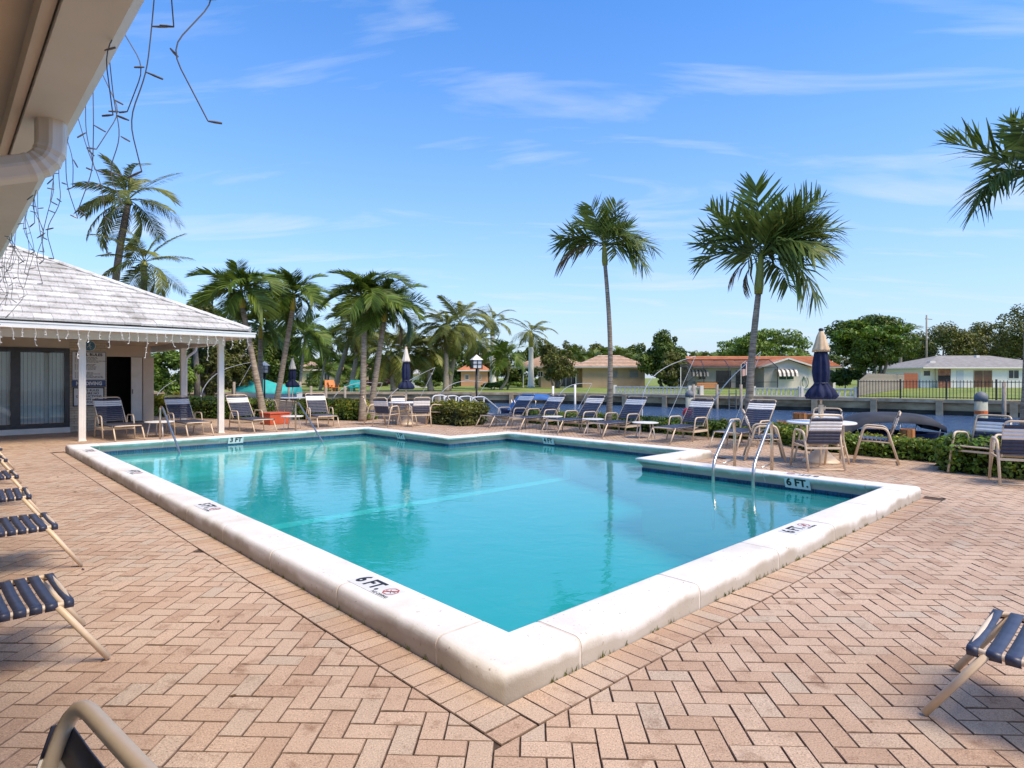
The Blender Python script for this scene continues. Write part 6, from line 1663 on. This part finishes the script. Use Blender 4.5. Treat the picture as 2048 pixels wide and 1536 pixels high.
# blue curved cover (bimini boot) of the small boat
def canopy_boat(loc, rz, L, wd, h, label, m, drop_front):
    t = empty('canopy_boat', loc, rz, label, 'boat', 'canopied boats')
    hs = []
    for i in range(9):
        f = i / 8; x = -L * 0.6 + L * 1.2 * f; w = wd / 2 * (1 - max(0, (f - 0.5) / 0.5) ** 2 * 0.95)
        hs.append([Vector((x, -w, 0.45)), Vector((x, -w * 0.8, 0.1)), Vector((x, 0, -0.15)), Vector((x, w * 0.8, 0.1)), Vector((x, w, 0.45))])
    loft(hs, 'hull', M_NAVYCLOTH, t)
    cs_ = []
    for i in range(13):
        f = i / 12; x = -L / 2 + L * f
        z = h + 0.10 * math.sin(math.pi * f) - drop_front * max(0, 0.3 - f) ** 1.6 * 6 - 0.25 * max(0, f - 0.9) * 6
        cs_.append([Vector((x, -wd / 2 * 1.02, z - 0.20)), Vector((x, -wd / 2, z - 0.06)), Vector((x, -wd * 0.25, z + 0.03)), Vector((x, 0, z + 0.06)), Vector((x, wd * 0.25, z + 0.03)), Vector((x, wd / 2, z - 0.06)), Vector((x, wd / 2 * 1.02, z - 0.20))])
    loft(cs_, 'canopy', m, t)
    for dx in (-L * 0.35, L * 0.05, L * 0.42):
        for s in (-1, 1): MB().tube([(dx, s * wd / 2 * 0.95, 0.3), (dx * 1.08, s * wd / 2 * 0.98, h - 0.12)], 0.016, 6).build('bow', M_STEEL, t, smooth=True)
    return t
p = pd(1062, 0, 30); canopy_boat((p.x, 30, WZ + 0.02), R(6), 2.35, 1.5, 1.05, 'small boat with a bright blue curved cover behind the first loungers', M_BLUE, 0.9)
p = pd(1768, 0, 17.6); canopy_boat((p.x, 17.6, WZ + 0.02), R(-14), 2.5, 1.7, 0.86, 'boat with a charcoal canopy behind the tan parasol table', M_DKCLOTH, 0.35)
sk = pd(1470, 0, 18.2); t = empty('dinghy', (sk.x, 18.2, WZ), R(4), 'low dark blue dinghy behind the last canal lounger', 'boat')
loft([[Vector((x, -w, 0.42)), Vector((x, -w * 0.8, 0.05)), Vector((x, w * 0.8, 0.05)), Vector((x, w, 0.42))] for x, w in ((-1.1, 0.45), (-0.3, 0.55), (0.5, 0.5), (1.1, 0.12))], 'hull', M_NAVYCLOTH, t)
MB().box(-1.2, -1.05, -0.1, 0.1, 0.2, 0.55).build('outboard', M_BLACK, t)
# buoy
p = pd(1376, 826, 18.6); t = empty('mooring_buoy', p, 0.6, 'red and white ball buoy beside the fifth canal lounger', 'buoy')
MB().lathe([(0.02, -0.16), (0.10, -0.13), (0.155, -0.05), (0.165, 0.0)], 18).build('white_half', M_WHITE, t, smooth=True).rotation_euler = (0, R(-60), 0)
MB().lathe([(0.165, 0.001), (0.155, 0.06), (0.10, 0.13), (0.02, 0.165)], 18).build('red_half', mat('red_buoy', (0.55, 0.02, 0.025), rough=0.4), t, smooth=True).rotation_euler = (0, R(-60), 0)
MB().tube([(0, 0, -0.14), (0, 0, WZ - p.z - 0.2)], 0.02, 6).build('stem', M_STEEL, t)
# lantern posts
def lantern(x, Y, ytop, label):
    p = pd(x, 0, Y); zt = EYE - (ytop - HY) / FPX * Y; t = empty('lantern_post', (p.x, Y, -0.035), 0.3, label, 'lamp post', 'white lanterns on black posts'); zt += 0.035
    MB().tube([(0, 0, 0), (0, 0, zt - 0.5)], 0.035, 10).build('post', M_BLACK, t, smooth=True)
    w = 0.17; z0, z1 = zt - 0.50, zt - 0.20
    hd = MB(); hd.box(-w - 0.02, w + 0.02, -w - 0.02, w + 0.02, z0 - 0.025, z0); 
    for a_ in (-w, 0, w):
        for b2 in (-w, 0, w):
            if a_ == 0 and b2 == 0: continue
            hd.box(a_ - 0.012, a_ + 0.012, b2 - 0.012, b2 + 0.012, z0, z1)
    zm = (z0 + z1) / 2
    for s_ in (-w, w): hd.box(-w, w, s_ - 0.010, s_ + 0.010, zm - 0.010, zm + 0.010); hd.box(s_ - 0.010, s_ + 0.010, -w, w, zm - 0.010, zm + 0.010)
    hd.build('cage', M_BLACK, t)
    MB().box(-w + 0.014, w - 0.014, -w + 0.014, w - 0.014, z0, z1).build('pane', mat('milky_glass', (0.62, 0.64, 0.66), rough=0.2), t)
    mb = MB(); e = w + 0.035; 
    for k in range(4):
        a_, b2 = [(-e, -e), (e, -e), (e, e), (-e, e)][k], [(-e, -e), (e, -e), (e, e), (-e, e)][(k + 1) % 4]; mb.face([(*a_, z1), (*b2, z1), (0, 0, zt)])
    mb.face([(-e, -e, z1), (-e, e, z1), (e, e, z1), (e, -e, z1)]); mb.build('roof', M_WHITE, t)
lantern(953, 22.5, 709, 'white lantern on a black post beside the yellowing shrub hedge'); lantern(529, 26.5, 722, 'white lantern on a black post between the crossing palm trunks')
# white dock stair rails
p = pd(905, 0, 21.5); t = empty('dock_stair_rails', (p.x, 21.5, -0.035), ANG - 0.05, 'white tubular stair rails leading down to the dock', 'railing')
M_WPIPE = mat('white_pipe', (0.66, 0.67, 0.68), rough=0.4)
for y in (-1.6, -0.85, 0.0, 0.75):
    MB().tube(fillet([(-0.35, y, 0.0), (-0.35, y, 0.88), (0.15, y, 0.90), (0.85, y, 0.42), (0.85, y, -0.2)], 0.15), 0.026, 8).build('rail', M_WPIPE, t, smooth=True)
    MB().tube([(0.15, y, 0.88), (0.15, y, -0.1)], 0.022, 8).build('upright', M_WPIPE, t, smooth=True); MB().tube([(-0.35, y, 0.45), (0.15, y, 0.45), (0.85, y, 0.05)], 0.016, 6).build('mid_rail', M_WPIPE, t, smooth=True)
for k in range(5): MB().box(-0.28 + k * 0.1, -0.20 + k * 0.1, 0.12, 0.16, 0, 0.62).build('orange_board', M_ORANGEWOOD, t)
# floating dock below the far left garden, deck chairs
for i, (x, m_, lab_) in enumerate(((690, M_TEAL, 'turquoise deck chair on the far dock'), (704, M_TEAL, 'turquoise deck chair beside another on the far dock'), (645, mat('orange_plastic', (0.62, 0.20, 0.04), rough=0.5), 'orange deck chair on the far dock'), (655, MATS['orange_plastic'], 'second orange deck chair on the far dock'))):
    s = sea_at(x); t = empty('deck_chair', (s.x, s.y + 1.6, FZ), R(250 + 20 * i), lab_, 'deck chair', 'bright deck chairs on the far dock')
    MB().bar((-0.1, 0, 0.32), (0.45, 0, 0.40), 0.5, 0.03).build('seat', m_, t); MB().bar((-0.1, 0, 0.30), (-0.45, 0, 1.0), 0.55, 0.03).build('back', m_, t)
    for q in (-0.3, 0.3): MB().bar((-0.35, q, 0.55), (0.45, q, 0.58), 0.12, 0.025).build('arm', m_, t); MB().bar((0.4, q, 0.0), (0.4, q, 0.56), 0.06, 0.03).build('leg', m_, t); MB().bar((-0.3, q, 0.0), (-0.2, q, 0.54), 0.06, 0.03).build('leg', m_, t)
# flag by the white house
p = pd(1482, 775, 64); t = empty('garden_flag', (p.x, 64, FZ), 0, 'striped flag hanging from a short pole at the white house', 'flag')
MB().tube([(0, 0, 0), (0, 0, 2.6)], 0.03, 6).build('pole', M_WHITE, t); MB().tube([(0, 0, 2.55), (0.55, 0, 3.0)], 0.018, 6).build('staff', M_WHITE, t)
for k in range(7):
    MB().box(0.10 + k * 0.085, 0.18 + k * 0.085, -0.01, 0.01, 1.35 + 0.02 * k, 2.55 + 0.06 * k).build('stripe', mat('flag_red', (0.42, 0.05, 0.06), rough=0.8) if k % 2 == 0 else M_WHITE, t)
MB().box(0.10, 0.52, -0.014, 0.014, 2.1, 2.68).build('canton', M_NAVYCLOTH, t)
# coiled garden hose on the white house
p = pd(1612, 765, 67.7); t = empty('garden_hose', (p.x, 67.75, FZ + 0.05), 0, 'green garden hose looped on the white house wall', 'hose')
MB().tube(arc((0, 0.12, 0.65), 0.6, 0, 360, 28, 'xz'), 0.05, 6, caps=False).build('coil', mat('green_hose', (0.02, 0.16, 0.07), rough=0.5), t, smooth=True)
o = t.children[0]; o.scale = (0.55, 1, 1)
MB().box(-0.12, 0.12, 0.06, 0.24, 1.15, 1.32).build('hanger', M_WHITE, t)
# loose leaves on the paving
M_DRY = leaf_mat('dry_leaf', (0.10, 0.05, 0.02), (0.20, 0.11, 0.05))
rg2 = np.random.default_rng(3)
lv, lf_ = [], []
for k in range(150):
    u, v = rg2.uniform(0, 16), rg2.uniform(-1.6, 9.5)
    if any(r[0] - 0.02 < u < r[1] and r[2] < v < r[3] for r in RECTS) and rg2.random() < 2: continue
    p = W(u, v, 0.006); a = rg2.uniform(0, 6.28); s = rg2.uniform(0.015, 0.035); d1 = np.array([math.cos(a), math.sin(a), 0.15]) * s; d2 = np.array([-math.sin(a), math.cos(a), 0.1]) * s * 0.5
    q = np.array(p); b = len(lv); lv += [q - d1 + [0, 0, 0.006], q + d2, q + d1 + [0, 0, 0.004], q - d2]; lf_.append((b, b + 1, b + 2, b + 3))
o = bpy.data.objects.new('fallen_leaves', np_mesh('fallen_leaves', np.array(lv), np.array(lf_), M_DRY, rg2.random(len(lf_)))); COL.objects.link(o); tag(o, 'scattered dry leaves on the brick paving', 'leaves', kind='stuff')
# weeds and dark moss at the foot of the coping
lv, lf_ = [], []
for i in (0, 7):
    for k in range(70):
        s = rg2.uniform(0.3, elen[i] - 0.2)
        for _ in range(int(rg2.integers(2, 7))):
            q = edge_pt(i, s + rg2.normal() * 0.012, -0.008); p = np.array(W(q.x, q.y, 0.0)); a = rg2.uniform(0, 6.28); h = rg2.uniform(0.012, 0.04); w = np.array([math.cos(a), math.sin(a), 0]) * 0.003
            b = len(lv); lean = np.array([rg2.normal() * 0.012, rg2.normal() * 0.012, h]); lv += [p - w, p + w, p + lean + w * 0.2, p + lean - w * 0.2]; lf_.append((b, b + 1, b + 2, b + 3))
o = bpy.data.objects.new('joint_weeds', np_mesh('joint_weeds', np.array(lv), np.array(lf_), M_OLIVE, rg2.random(len(lf_)))); COL.objects.link(o); tag(o, 'tiny weeds in the joint at the foot of the coping', 'weeds', kind='stuff')
